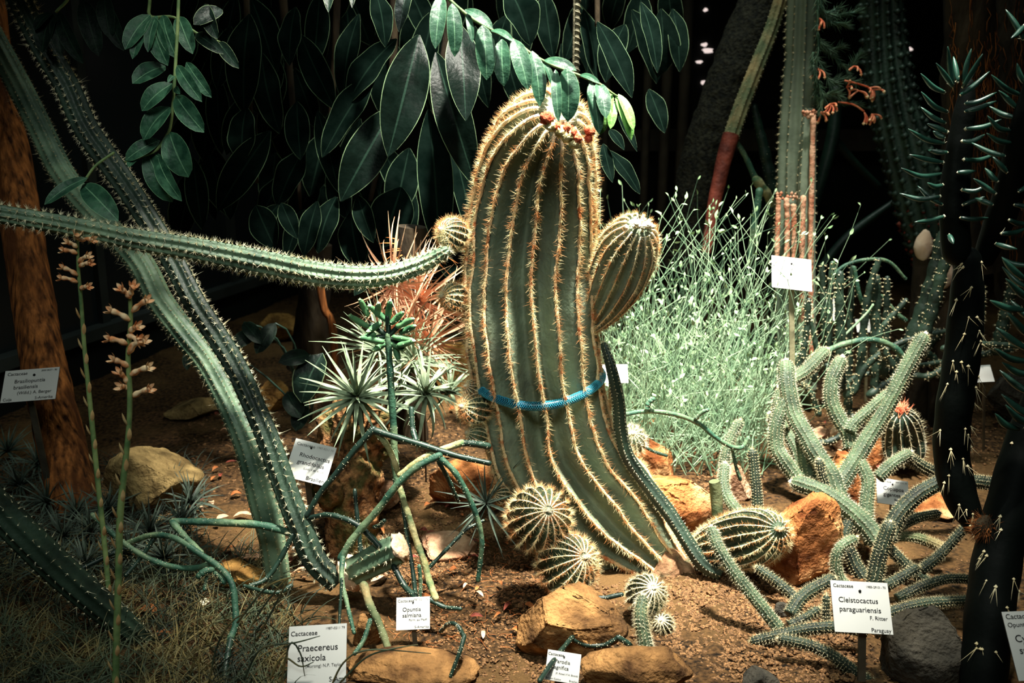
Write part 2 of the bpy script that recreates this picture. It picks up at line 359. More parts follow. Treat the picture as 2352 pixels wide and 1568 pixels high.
# ------------------------------------------------------------------ the setting
nx, ny = 250, 230
gx = np.linspace(-2.3, 3.3, nx); gy = 0.7 + 4.6 * np.linspace(0, 1, ny) ** 1.35
V = np.empty((ny, nx, 3))
for j, y in enumerate(gy):
    for i, x in enumerate(gx):
        V[j, i] = (x, y, gz(x, y) + 0.006 * noise.noise((x * 31, y * 31, 4.0)) + 0.004 * noise.noise((x * 70, y * 70, 9.0)))
mb = MB(); mb.add(V, grid_faces(ny, nx, False)); tag(mb.build('floor', M['soil']), 'brown soil bed strewn with grit', kind='structure')
ICO = []
def ico():
    t = (1 + 5 ** .5) / 2
    v = np.array([(-1, t, 0), (1, t, 0), (-1, -t, 0), (1, -t, 0), (0, -1, t), (0, 1, t), (0, -1, -t), (0, 1, -t), (t, 0, -1), (t, 0, 1), (-t, 0, -1), (-t, 0, 1)], float)
    f = np.array([(0, 11, 5), (0, 5, 1), (0, 1, 7), (0, 7, 10), (0, 10, 11), (1, 5, 9), (5, 11, 4), (11, 10, 2), (10, 7, 6), (7, 1, 8), (3, 9, 4), (3, 4, 2), (3, 2, 6), (3, 6, 8), (3, 8, 9), (4, 9, 5), (2, 4, 11), (6, 2, 10), (8, 6, 7), (9, 8, 1)])
    return v / np.linalg.norm(v[0]), f
IV, IF = ico()
def subdiv(v, f, k):
    for _ in range(k):
        d = {}; v = list(map(tuple, v)); nf = []
        def mid(a, b):
            q = (min(a, b), max(a, b))
            if q not in d:
                m = (np.array(v[a]) + v[b]) / 2; v.append(tuple(m / np.linalg.norm(m))); d[q] = len(v) - 1
            return d[q]
        for a, b, c in f:
            x, y, z = mid(a, b), mid(b, c), mid(c, a); nf += [(a, x, z), (b, y, x), (c, z, y), (x, y, z)]
        f = nf
    return np.array(v), np.array(f)
S3 = subdiv(IV, IF, 4); S2 = subdiv(IV, IF, 2)
mb = MB()
zones = [(1530, 1320, 1960, 1568, 3200, 2.5, 6), (1180, 1330, 1600, 1568, 1300, 2.5, 5.5), (900, 1240, 1260, 1568, 2600, 2, 4.5), (1560, 1300, 1800, 1430, 900, 2.5, 6), (1600, 1060, 1760, 1140, 250, 2, 5), (2120, 930, 2352, 1140, 420, 2, 5),
         (1640, 930, 2050, 1100, 400, 2, 5), (760, 1080, 1200, 1330, 2200, 1.5, 4.5), (430, 900, 1120, 1330, 2600, 1.5, 4), (1960, 1100, 2300, 1568, 600, 2, 5), (700, 960, 2352, 1568, 900, 1.5, 4), (0, 1150, 700, 1568, 400, 2, 4)]
for x0, y0, x1, y1, n, a, b in zones:
    for _ in range(n):
        c = G(random.uniform(x0, x1), random.uniform(y0, y1)); r = random.uniform(a, b) * mpp(c) * random.uniform(.6, 1.2)
        q = IV * (1 + 0.22 * rng.normal(0, 1, (12, 1))) * r * np.array([random.uniform(.8, 1.3), random.uniform(.8, 1.3), random.uniform(.55, .9)])
        a_ = random.uniform(0, 6.3); ca, sa = math.cos(a_), math.sin(a_); q = q @ np.array([[ca, -sa, 0], [sa, ca, 0], [0, 0, 1]])
        mb.add(q + c + (0, 0, r * 0.25), IF)
tag(mb.build('gravel', M['gravel'], smooth=False), 'loose reddish brown grit and small pebbles on the soil', 'gravel', kind='stuff')

WL0, WL1, WZ = np.array([-1.98, 1.9]), np.array([-0.98, 5.1]), 3.2
wd = WL1 - WL0; wl = np.linalg.norm(wd); wd = wd / wl; wn = np.array([wd[1], -wd[0]])
def wall_box(name, s0, s1, z0, z1, t, m, off=0.0, parent=None):
    a = WL0 + wd * (s0 + s1) / 2 + wn * off
    mb = MB(); mb.box((a[0], a[1], (z0 + z1) / 2), (*(wd * (s1 - s0) / 2), 0), (*(wn * t / 2), 0), (0, 0, (z1 - z0) / 2))
    return mb.build(name, m, parent, False)
tag(wall_box('wall_left', 0, wl, -0.1, 0.16, 0.12, M['wall'], -0.02), 'low dark kerb wall along the left of the bed', kind='structure')
win = tag(thing('window_1', (WL0[0], WL0[1], 0.16), 'tall dark glass wall panes in grey bars behind the left trunk', None), None, kind='structure')
for k in range(4):
    s0 = wl * k / 4; s1 = wl * (k + 1) / 4
    wall_box('pane', s0 + 0.02, s1 - 0.02, 0.2, WZ, 0.01, M['glass'], 0.0, win)
    wall_box('window_bar', s1 - 0.02, s1 + 0.02, 0.16, WZ, 0.05, M['frame'], 0.0, win)
wall_box('window_sill', 0, wl, 0.16, 0.2, 0.1, M['frame'], 0.01, win)
def bx(name, x0, x1, y0, y1, z0, z1, m, parent=None, org=None):
    mb = MB(); mb.box(((x0 + x1) / 2, (y0 + y1) / 2, (z0 + z1) / 2), ((x1 - x0) / 2, 0, 0), (0, (y1 - y0) / 2, 0), (0, 0, (z1 - z0) / 2))
    return mb.build(name, m, parent, False, org)
tag(bx('wall_back', -1.0, 3.4, 5.1, 5.2, -0.1, 3.2, M['wall']), 'dark back wall of the glasshouse', kind='structure')
tag(bx('wall_right', 3.3, 3.4, 1.5, 5.1, -0.1, 3.2, M['wall']), 'dark right wall of the glasshouse', kind='structure')
q = P(1500, 322, 4.95)
tag(bx('trim_1', 0.2, 3.3, 4.93, 5.1, q[2] - 0.05, q[2] + 0.05, M['wood_dark']), 'grey rail along the back wall', kind='structure')
for k, (px, r) in enumerate([(1477, 10), (1520, 12), (1560, 13), (1385, 8)]):
    c = P(px, 420, 4.6); mb = MB(); mb.tube([(c[0], 4.6, -0.03), (c[0] + 0.01, 4.62, 1.2), (c[0], 4.6, 2.6)], r * mpp(c), 12)
    tag(mb.build('back_post', M['wood_dark'], org=np.array([c[0], 4.6, 0.0])), ['dim grey post by the dark rail behind the hanging leaves', 'thicker dim post behind the feathery green bush', 'dim post nearest the scaly leaning trunk', 'thin dim post right beside the tall ribbed cactus top'][k], 'post')

em = bpy.data.materials.new('sky_gap'); em.use_nodes = True; eb = em.node_tree.nodes['Principled BSDF']; eb.inputs['Base Color'].default_value = (0, 0, 0, 1)
eb.inputs['Emission Color'].default_value = (1.0, 0.82, 0.76, 1); eb.inputs['Emission Strength'].default_value = 0.9
q = P(1628, 114, 5.06); gap = tag(thing('window_2', q, 'ragged gaps of daylight high in the back wall', None), None, kind='structure')
for x, y, rx, ry in [(1628, 116, 13, 7), (1620, 102, 7, 5), (1608, 142, 8, 4), (1622, 22, 5, 4), (1618, 190, 6, 5), (2092, 112, 8, 5)]:
    c = P(x, y, 5.07); k = mpp(c); th = np.linspace(0, 2 * math.pi, 12)[:-1]; rr = rng.uniform(.7, 1.15, 11)
    ring_ = np.stack([c[0] + rx * k * rr * np.cos(th), np.full(11, 5.085), c[2] + ry * k * rr * np.sin(th)], 1); f_ = ring_.copy(); f_[:, 1] = 5.105
    mb = MB(); mb.add(np.vstack([ring_, f_]), [list(range(11))[::-1]], np.stack([np.arange(11), (np.arange(11) + 1) % 11, 11 + (np.arange(11) + 1) % 11, 11 + np.arange(11)], 1)); mb.build('pane', em, gap, False)

# ------------------------------------------------------------------ rocks
def rock(px0, py0, px1, py1, m, seed, label, deep=0.8, rot=0.0, flat=None, Yo=0.0, planes=9, small=False, name='rock', lift=0.0):
    planes += 5
    """a stone whose outline in view spans the pixel box; it sits on the ground at the foot of the box"""
    rs = np.random.default_rng(seed)
    pxc = (px0 + px1) / 2; Yf = gY(pxc, py1) + Yo
    k = mpp(P(pxc, py1, Yf)); wx = (px1 - px0) * k / 2; a = PITCH + math.atan(((py0 + py1) / 2 - 784) / FPX)
    dy = wx * deep; H_ = (py1 - py0) * k / 2; dy = min(dy, 0.8 * H_ / math.sin(a)); hz = math.sqrt(max((.4 * H_) ** 2, H_ ** 2 - (dy * math.sin(a)) ** 2)) / math.cos(a)
    v, f = (S2 if small else S3); v = v.copy()
    n = rs.normal(0, 1, (planes, 3)); n /= np.linalg.norm(n, axis=1)[:, None]; d = rs.uniform(0.55, 0.86, planes)
    if flat: n = np.vstack([n, flat[:3]]); n[-1] /= np.linalg.norm(n[-1]); d = np.r_[d, flat[3]]
    for _ in range(2):
        h = v @ n.T - d; j = h.argmax(1); e = h.max(1); msk = e > 0; v[msk] -= (e[msk, None] * n[j[msk]]) * 0.97
    amp = np.array([noise.fractal(Vector(q * 1.7 + seed), 1.0, 2.0, 5) for q in v]); am2 = np.array([noise.fractal(Vector(q * 6 + seed), 0.8, 2.0, 4) for q in v]); v = v * (1 + 0.07 * amp + 0.03 * am2)[:, None]
    mn, mx = v.min(0), v.max(0); v = (v - (mn + mx) / 2) / ((mx - mn) / 2)
    ca, sa = math.cos(rot), math.sin(rot); v = v @ np.array([[ca, 0, sa], [0, 1, 0], [-sa, 0, ca]])
    v = v / np.abs(v).max(0)
    Yc = Yf + dy * 0.92; c = P(pxc, (py0 + py1) / 2, Yc)
    v = v * np.array([wx * Yc / Yf, dy, hz]) + c + (0, 0, lift)
    mb = MB(); mb.add(v, f); base = np.array([c[0], c[1], v[:, 2].min()])
    return tag(mb.build(name, m, smooth=True, org=base), label, 'rock')
rock(232, 1018, 462, 1186, M['rock_olive'], 17, 'large olive brown boulder right of the leaning brown trunk', 0.85, planes=5)
rock(800, 1486, 1102, 1600, M['rock_tan'], 5, 'broad tan stone below the small label on its short stake', 0.6)
rock(1186, 1336, 1436, 1530, M['rock_tan'], 8, 'big tan rock under the two front globe cacti', 0.75, flat=(0.1, -0.5, 0.85, 0.55))
rock(1332, 1470, 1590, 1620, M['rock_tan'], 12, 'tan rock behind the upright fuzzy finger stem at the bottom', 0.6)
rock(1452, 1098, 1652, 1262, M['rock_orange'], 14, 'long orange ledge stone right of the barrel cactus foot', 0.5, flat=(0, 0, 1, 0.5), planes=6)
rock(1748, 1120, 1926, 1350, M['rock_orange'], 21, 'large orange boulder behind the sideways globe cactus', 0.75)
rock(1452, 1004, 1548, 1100, M['rock_orange'], 25, 'sunlit cream and orange stone behind the thin trailing cactus', 0.8)
rock(1650, 1064, 1730, 1156, M['rock_pale'], 27, 'pale upright stone left of the dark finger stem', 0.7)
rock(985, 1036, 1165, 1190, M['rock_orange'], 31, 'pink topped orange boulder left of the barrel cactus foot', 0.8)
rock(832, 1098, 926, 1182, M['rock_pale'], 33, 'pale pinkish stone right of the mossy log', 0.9)
rock(962, 1222, 1096, 1290, M['rock_pale'], 36, 'flat pale pink stone lying in the soil below the green stems', 1.0)
rock(490, 1284, 622, 1366, M['rock_yellow'], 38, 'yellow brown stone left of the ribbed cereus feet', 0.9)
rock(385, 906, 510, 966, M['rock_olive'], 41, 'dim flat stone behind the pink flower spikes', 1.0)
rock(590, 874, 668, 948, M['rock_yellow'], 43, 'dim yellow stone behind the spiny cereus', 0.9)
rock(582, 716, 700, 790, M['rock_yellow'], 46, 'long yellow stone at the foot of the glass wall', 0.7)
rock(975, 785, 1100, 905, M['rock_yellow'], 48, 'yellow stone between the silver rosettes and barrel cactus', 0.8)
rock(2074, 812, 2190, 940, M['rock_orange'], 51, 'orange boulder behind the long finger stem', 0.8)
rock(2258, 842, 2380, 985, M['rock_grey'], 54, 'grey brown boulder at the right behind the black stem', 0.8)
rock(1858, 978, 1906, 1026, M['rock_pale'], 56, 'small white stone left among the finger cactus stems', 0.8)
rock(1906, 974, 1966, 1036, M['rock_pale'], 58, 'pale pink stone right of the white stone', 0.8)
rock(1976, 1000, 2042, 1082, M['rock_orange'], 61, 'dark rusty stone leaning by the small barrel cactus', 0.7)
rock(1880, 1040, 2000, 1210, M['rock_orange'], 63, 'orange rock under the finger cactus fork', 0.8)
rock(2070, 1132, 2220, 1196, M['rock_orange'], 66, 'orange rock low beside the black stem', 0.8)
rock(2030, 1395, 2240, 1590, M['rock_grey'], 68, 'dark grey boulder in the shade at bottom right', 0.8)
rock(812, 1408, 884, 1490, M['rock_tan'], 71, 'small brown rock behind the large white label', 0.8)
rock(1775, 1380, 1815, 1420, M['rock_grey'], 73, 'small dim stone by the long finger stem', 0.8, small=True)
rock(1560, 950, 1640, 1000, M['rock_tan'], 75, 'tan stone half hidden under the feathery bush', 0.8)
rock(1460, 955, 1530, 1010, M['rock_tan'], 77, 'brown stone at the bush foot above the sunlit stone', 0.8)
rock(1700, 1530, 1790, 1590, M['rock_grey'], 79, 'small grey stone at the bottom edge in the grit', 0.8, small=True)
for k, (x, y) in enumerate([(1560, 1482), (1612, 1508), (1590, 1440), (1648, 1402), (1680, 1486), (1622, 1356), (1225, 1556), (1350, 1420), (1108, 1470), (1150, 1530)]):
    rock(x, y, x + random.randint(12, 18), y + random.randint(9, 13), M['gravel'], 90 + k, 'small reddish pebble lying on the soil near the front', 1.0, small=True, name='pebble')['group'] = 'pebbles near the front'

# ------------------------------------------------------------------ the tall barrel cactus
def ribbed_part(name, path, n, nr, dep, m, parent, per=6, tip=True, start=False, twist=0.0, power=1.2, up=None, org=None, lump=0.0, C=None, rad=None, wob=0.0):
    if C is None: C, rad = px_path(path, n)
    if tip: C, rad = rounded(C, rad, 6, start)
    V, Fs, rg = ribbed(C, rad, nr, dep, per, twist, power, lump, up, wob)
    mb = MB(); mb.add(V, *Fs)
    return mb.build(name, m, parent, org=org), rg
bp = [(1568, 1362, 2.0, 40), (1532, 1316, 2.01, 64), (1465, 1255, 2.05, 104), (1385, 1180, 2.08, 140), (1308, 1090, 2.09, 148), (1262, 1005, 2.09, 146), (1240, 900, 2.09, 146), (1222, 780, 2.08, 150),
      (1217, 620, 2.08, 148), (1224, 490, 2.07, 143), (1236, 390, 2.05, 132), (1254, 315, 2.01, 112), (1272, 272, 1.965, 78), (1284, 258, 1.94, 42), (1288, 255, 1.932, 12)]
barrel = thing('barrel_cactus', G(1540, 1365), 'tall leaning ribbed barrel cactus with orange spines girdled by a blue hose', 'cactus')
body, rg = ribbed_part('body', bp, 170, 17, 0.36, M['body'], barrel, per=10, tip=False, power=0.8, wob=0.07)
sp = MB()
for r_ in rg:
    q, n = r_
    keep = slice(3, len(q) - 2)
    rr = np.full(len(q[keep]), 0.0033) * rng.uniform(0.75, 1.35, len(q[keep]))
    mb = MB(); mb.tube(q[keep] + n[keep] * 0.0008, rr, 6); mb.build('rib_edge', M['wool_orange'], barrel)
    Q, N = along((q[keep], n[keep]), 0.0072); hi = Q[:, 2] > 0.3
    spines(sp, Q, N, 13, 0.0195, 0.0003, 0.95)
stuff(sp.build('spines', M['spine_orange'], barrel, False))
mb = MB()   # woolly crown: white ridge ends and fine hairs
hb = MB()
for r_ in rg:
    q, n = r_[0][-26:-2], r_[1][-26:-2]
    mb.tube(q[7:] + n[7:] * .0012, np.linspace(.003, .0042, len(q) - 7), 6); spines(hb, q, n, 7, .012, .0003, .9)
mb.build('crown_edges', M['wool_white'], barrel)
T0 = unit(P(1288, 255, 1.932) - P(1254, 315, 2.01)); v, f = S2; cc = P(1290, 252, 1.935); kk = mpp(cc); amc = np.array([noise.noise(Vector(q * 4)) for q in v]); vv = v * (1 + .25 * amc)[:, None]; vv = vv - T0 * (vv @ T0)[:, None] * .6
mb = MB(); mb.add(vv * 36 * kk + cc - T0 * .004, f); mb.build('crown_pad', M['wool_white'], barrel); spines(hb, cc + vv * 34 * kk - T0 * .004, v + T0, 5, .012, .0003, .8); stuff(hb.build('crown_hairs', M['spine_cream'], barrel))
for x, y, r, c in [(1256, 272, 15, 'red_bloom'), (1266, 288, 13, 'cream_bloom'), (1280, 292, 11, 'red_bloom'), (1287, 302, 14, 'cream_bloom'), (1302, 296, 12, 'red_bloom'), (1303, 312, 15, 'cream_bloom'), (1318, 330, 11, 'cream_bloom'), (1312, 304, 12, 'red_bloom'), (1325, 318, 11, 'red_bloom'), (1355, 300, 12, 'red_bloom'), (1352, 318, 8, 'red_bloom')]:
    c0 = P(x, y, 1.868 if x < 1340 else 1.9); v, f = S2
    am = np.array([noise.noise(Vector(q * 3 + x)) for q in v]); mb = MB(); mb.add(v * (r * mpp(c0) * (1 + .5 * am))[:, None] + c0, f)
    fl = mb.build('dried_flower', M[c], barrel); mb = MB(); spines(mb, c0 + v * r * mpp(c0) * .8, v, 2, 0.006, 0.0004, 0.7); stuff(mb.build('hairs', M[c], fl))

def globe(name, C, rad, nr, parent, top, mskin, mspine, step, k, L, dep=0.2, edge='wool_white', er=0.0016, cap='wool_white', rs=0.0004, spread=0.8, up=None, per=6, capr=None, power=1.1, white=0):
    """a ribbed ball or club with a wool crown; a part of parent, or with parent None a new thing (top holds its tags)"""
    if parent is None:
        host = thing(name, C[0] if top.get('base') is None else top['base'], top['label'], 'cactus', top.get('group')); name = 'body'
    else: host = parent
    V, Fs, rg = ribbed(C, rad, nr, dep, per, 0.0, power, 0.0, up); mb = MB(); mb.add(V, *Fs); b = mb.build(name, mskin, host)
    tgt = host if parent is None else b
    e = MB(); s = MB()
    for r_ in rg:
        q, n = r_; q = q[1:-1]; n = n[1:-1]
        Q, N = along((q, n), step); dots(e, Q, er); spines(s, Q, N, k, L, rs, spread)
        e.tube(q, er * 0.6, 5)
    if white:
        wm = MB()
        for q, n in rg: wm.tube(q[-white:-1] + n[-white:-1] * .001, np.linspace(er * .5, er * 1.05, white - 1), 6)
        wm.build('white_ridges', M['wool_white'], tgt)
    T = unit(C[-1] - C[-3]); rr = capr if capr else rad.max() * 0.16; cc = C[-1]
    Q = cc + np.stack([rng.normal(0, rr * .5, 60), rng.normal(0, rr * .5, 60), rng.normal(0, rr * .12, 60)], 1); mbw = MB(); dots(mbw, Q, rr * 0.16); spines(mbw, Q, np.repeat(T[None], 60, 0), 6, L * .6, rs, .8)
    stuff(e.build('areoles', M[edge], tgt)); stuff(s.build('spines', M[mspine], tgt, False)); stuff(mbw.build('crown_wool', M[cap], tgt))
    return host if parent is None else b
def ball_path(px, py, Y, rpx, ox, oy, squash=1.0, n=26):
    """a globe whose crown shows ox, oy of its radius right of and above its middle"""
    c = P(px, py, Y); r = rpx * mpp(c); oz = math.sqrt(max(0.05, 1 - ox * ox - oy * oy))
    ax = unit(RT * ox + UP * oy - FW * oz); a = np.linspace(-math.pi / 2 * 0.97, math.pi / 2 * 0.985, n)
    return c + ax * (np.sin(a) * r * squash)[:, None], np.maximum(np.cos(a) * r, 1e-4)
# side arm and the small pups that grow on it
A = [(1340, 752, 2.07, 12), (1362, 735, 2.06, 32), (1390, 690, 2.05, 54), (1420, 628, 2.03, 69), (1443, 572, 2.0, 68), (1459, 538, 1.97, 53), (1468, 522, 1.95, 30), (1471, 516, 1.948, 6)]
C, rad = px_path(A, 44)
arm = globe('side_arm', C, rad, 16, barrel, None, M['body'], 'spine_orange', 0.0062, 8, 0.013, 0.3, 'wool_orange', 0.002, capr=0.03, rs=0.00026, white=13)
arm['label'] = 'pear shaped side arm with a white crown'
for px, py, Y, r, ox, oy in [(1040, 537, 2.03, 36, -.62, .2), (1042, 682, 2.04, 33, -.7, .05), (1090, 938, 2.02, 36, -.7, .2), (1094, 1000, 2.02, 25, -.8, .3), (1086, 895, 2.04, 24, -.6, .4), (1150, 1136, 2.0, 22, -.7, .2), (1446, 1012, 2.16, 36, .1, .55)]:
    C, rad = ball_path(px, py, Y, r, ox, oy)
    globe('pup', C, rad, 14, barrel, None, M['body_dark'], 'spine_orange' if px < 1200 else 'spine_cream', 0.006, 9, 0.0145 if r > 30 else 0.010, 0.14, er=0.0015, rs=0.00025)
# globes at its foot
for px, py, Y, r, ox, oy, n, lab in [(1238, 1192, 1.83, 74, .26, .42, 18, 'round globe cactus with bright green crown, upper of the front pair'), (1303, 1296, 1.79, 70, .5, .42, 18, 'round globe cactus resting on the big tan rock, lower of the front pair'),
                               (1484, 1366, 1.76, 46, .25, .55, 18, 'dark small globe cactus behind the upright fuzzy finger stem'), (1523, 1434, 1.72, 24, -.3, .6, 14, 'tiny dark globe cactus on the grit, smallest of the globes')]:
    C, rad = ball_path(px, py, Y, r, ox, oy)
    globe('globe_cactus', C, rad, n, None, {'label': lab, 'base': C[0]}, M['body_dark'], 'spine_orange' if r > 60 else 'spine_dull', 0.0066, 9, 0.0155 if r > 60 else 0.0105, 0.28, er=0.0016, cap='wool_white', rs=0.00025, white=10)
A = [(1596, 1266, 1.99, 22), (1622, 1258, 1.98, 42), (1660, 1250, 1.96, 58), (1708, 1240, 1.93, 66), (1750, 1230, 1.9, 62), (1778, 1222, 1.87, 44), (1788, 1217, 1.855, 22), (1790, 1215, 1.85, 5)]
C, rad = px_path(A, 44)
globe('globe_cactus', C, rad, 17, None, {'label': 'elongated globe cactus lying sideways before the orange boulder', 'base': G(1690, 1310)}, M['body_dark'], 'spine_orange', 0.0068, 9, 0.0135, 0.26, er=0.0017, cap='wool_orange', rs=0.00026)
# small barrel with a flower tuft
A = [(2080, 1062, 2.52, 30), (2078, 1040, 2.52, 46), (2074, 1000, 2.52, 46), (2070, 965, 2.5, 38), (2068, 948, 2.49, 22), (2067, 944, 2.485, 6)]
C, rad = px_path(A, 34)
cop = globe('barrel_cactus', C, rad, 14, None, {'label': 'small grey green barrel cactus topped with a red flower tuft', 'base': G(2080, 1060)}, M['cereus_dark'], 'spine_dull', 0.009, 2, 0.016, 0.26, er=0.002, cap='orange_fl')
mb = MB(); c0 = C[-1]; spines(mb, np.repeat(c0[None], 26, 0) + rng.normal(0, .008, (26, 3)), np.repeat([[0, -.1, 1.0]], 26, 0), 2, 0.034, 0.0016, 0.7); stuff(mb.build('flower_tuft', M['orange_fl'], cop))

# blue braided hose tied round it
hc = P(1236, 866, 2.09); t = np.linspace(0, 2 * math.pi, 181)[:-1]
hr = 0.1385
ring = hc + hr * (np.cos(t)[:, None] * np.array([1, 0, 0.05]) + np.sin(t)[:, None] * np.array([0, -1, -0.13]))
ring += np.array([0.0, 0, 1.0]) * (0.004 * np.sin(3 * t))[:, None]
hose = thing('hose', hc - (0, 0, 0.02), 'blue braided hose looped round the tall barrel cactus', 'hose')
T = np.roll(ring, -1, 0) - np.roll(ring, 1, 0); T /= np.linalg.norm(T, axis=1)[:, None]; N = ring - hc; N -= T * (N * T).sum(1)[:, None]; N /= np.linalg.norm(N, axis=1)[:, None]; B = np.cross(T, N)
rh = 0.0088; th = np.arange(12) * 2 * math.pi / 12
V = ring[:, None, :] + rh * (np.cos(th)[None, :, None] * N[:, None, :] + np.sin(th)[None, :, None] * B[:, None, :])
mb = MB(); F_ = grid_faces(181, 12, True) % (180 * 12); mb.add(V, F_); mb.build('tube', M['hose'], hose)
mb = MB(); tt = np.linspace(0, 2 * math.pi, 721)
def at_ring(A): return np.stack([np.interp(tt, np.r_[t, 2 * math.pi], np.r_[A[:, i], A[0, i]]) for i in range(3)], 1)
r7, n7, b7 = at_ring(ring), at_ring(N), at_ring(B)
for sgn in (-1, 1):
    for k in range(8):
        ph = sgn * 24 * tt + k * math.pi / 4; C = r7 + (rh + 0.0002) * (np.cos(ph)[:, None] * n7 + np.sin(ph)[:, None] * b7)
        mb.tube(C, 0.00055, 3, cap=False)
stuff(mb.build('braid', M['braid'], hose))

# steel rod behind it
c0 = P(1320, 300, 2.32); rod = thing('steel_rod', (c0[0], c0[1], gz(c0[0], c0[1]) - .02), 'upright ribbed steel rod rising behind the tall barrel cactus', 'rod')
mb = MB(); mb.tube([(c0[0], c0[1], -0.02), (c0[0], c0[1], 1.0), (c0[0], c0[1], 2.0)], 0.008, 12); mb.build('shaft', M['steel'], rod)
mb = MB()
for z in np.arange(0.9, 1.6, 0.0135):
    a = np.linspace(-.2, 1.9, 6); mb.tube(np.stack([c0[0] + 0.0085 * np.cos(a), c0[1] - 0.0085 * np.sin(a), z + 0.003 * a], 1), 0.0016, 5)
stuff(mb.build('ribs', M['steel'], rod))
# ------------------------------------------------------------------ ribbed cereus stems of the left half
def cereus(host, path, n, nr, dep, mskin, mspine, step, k, L, rs=0.0005, spread=1.0, dot=0.0016, part='stem', tip=True, per=6, wob=0.0, power=1.0, long=0):
    C, rad = px_path(path, n)
    if wob: rad = rad * (1 + wob * np.sin(np.arange(n) * 1.9))
    if tip: C, rad = rounded(C, rad, 5)
    V, Fs, rg = ribbed(C, rad, nr, dep, per, 0.0, power); mb = MB(); mb.add(V, *Fs); b = mb.build(part, mskin, host)
    s = MB()
    for r_ in rg:
        Q, N = along(r_, step, 0.12)
        if dot: dots(s, Q + N * dot * .5, dot)
        if k: spines(s, Q, N, k, L, rs, spread)
        if long:
            sel = rng.random(len(Q)) < long
            if sel.any(): spines(s, Q[sel], N[sel], 2, L * 2.6, rs, 0.5)
    stuff(s.build('spines', mspine, b, False)); return b
h = thing('ribbed_cereus', G(785, 1345), 'long spiny ribbed cereus leaning from top left to the cut stump', 'cactus')
cereus(h, [(20, -60, 2.3, 28), (45, 0, 2.28, 28), (95, 100, 2.25, 29), (155, 200, 2.22, 30), (200, 300, 2.18, 30), (270, 400, 2.14, 29), (325, 481, 2.1, 28), (400, 604, 2.04, 27), (447, 695, 2.0, 27), (500, 775, 1.98, 27), (548, 855, 1.96, 27), (612, 1000, 1.92, 28), (662, 1140, 1.88, 29), (688, 1205, 1.86, 30), (722, 1285, 1.84, 30), (775, 1340, 1.83, 26)], 150, 8, 0.26, M['cereus_dark'], M['spine_cream'], 0.0155, 8, 0.0105, 0.0005, 1.0, 0.0014, tip=False, per=6, long=0.04)
h = thing('ribbed_cereus', G(655, 1400), 'paler fine spined cereus just left of the long spiny one', 'cactus')
cereus(h, [(-30, 60, 2.5, 26), (45, 200, 2.46, 28), (95, 300, 2.42, 28), (150, 410, 2.36, 28), (235, 510, 2.28, 29), (322, 604, 2.2, 30), (370, 695, 2.16, 30), (430, 775, 2.11, 30), (487, 850, 2.07, 29), (560, 1000, 2.0, 30), (605, 1150, 1.96, 34), (627, 1250, 1.94, 30), (640, 1350, 1.92, 30), (650, 1420, 1.9, 32)], 140, 10, 0.14, M['cereus'], M['spine_dull'], 0.012, 4, 0.008, 0.00035, 1.1, 0.0011, tip=False, per=6, long=0.04)
h = thing('snaking_cereus', P(-60, 488, 1.72), 'spiny ribbed cereus arm snaking in level from the left edge', 'cactus')
cereus(h, [(-90, 478, 1.72, 22), (0, 491, 1.74, 22), (150, 517, 1.77, 23), (300, 548, 1.81, 25), (450, 573, 1.85, 28), (600, 603, 1.89, 30), (720, 627, 1.93, 29), (820, 636, 1.96, 27), (900, 629, 1.985, 24), (970, 606, 2.0, 21), (1022, 578, 2.0, 14)], 140, 9, 0.24, M['cereus'], M['spine_cream'], 0.0135, 9, 0.0115, 0.00045, 1.0, 0.0014, per=6, wob=0.02)
h = thing('ribbed_cereus', P(-30, 1150, 1.55), 'dark dotted cereus lying across the bottom left corner', 'cactus')
cereus(h, [(-60, 1110, 1.58, 36), (0, 1172, 1.6, 37), (62, 1235, 1.61, 38), (150, 1320, 1.63, 37), (270, 1422, 1.66, 32), (350, 1490, 1.69, 22)], 70, 8, 0.22, M['cereus_dark'], M['spine_cream'], 0.017, 3, 0.007, 0.0004, 1.1, 0.0014, long=0.2, per=6)
# cut stump
h = thing('cut_cereus_stump', G(800, 1350), 'short cut off cereus stump with pale dried ends', 'cactus')
cereus(h, [(812, 1312, 1.83, 34), (850, 1293, 1.82, 36), (890, 1272, 1.81, 38), (918, 1258, 1.8, 36)], 26, 8, 0.2, M['cereus'], M['spine_cream'], 0.014, 4, 0.011, 0.0005, 1.0, 0.0015, tip=False, per=6)
for x, y, Y, r in [(922, 1256, 1.795, 34), (806, 1316, 1.83, 44)]:
    c = P(x, y, Y); v, f = S2; am = np.array([noise.noise(Vector(q * 4 + x)) for q in v]); ax = unit(P(918, 1258, 1.8) - P(812, 1312, 1.83))
    vv = v * (1 + .35 * am)[:, None]; vv = vv - ax * (vv @ ax)[:, None] * 0.72
    mb = MB(); mb.add(vv * r * mpp(c) + c, f); mb.build('cut_face', M['cut'], h)

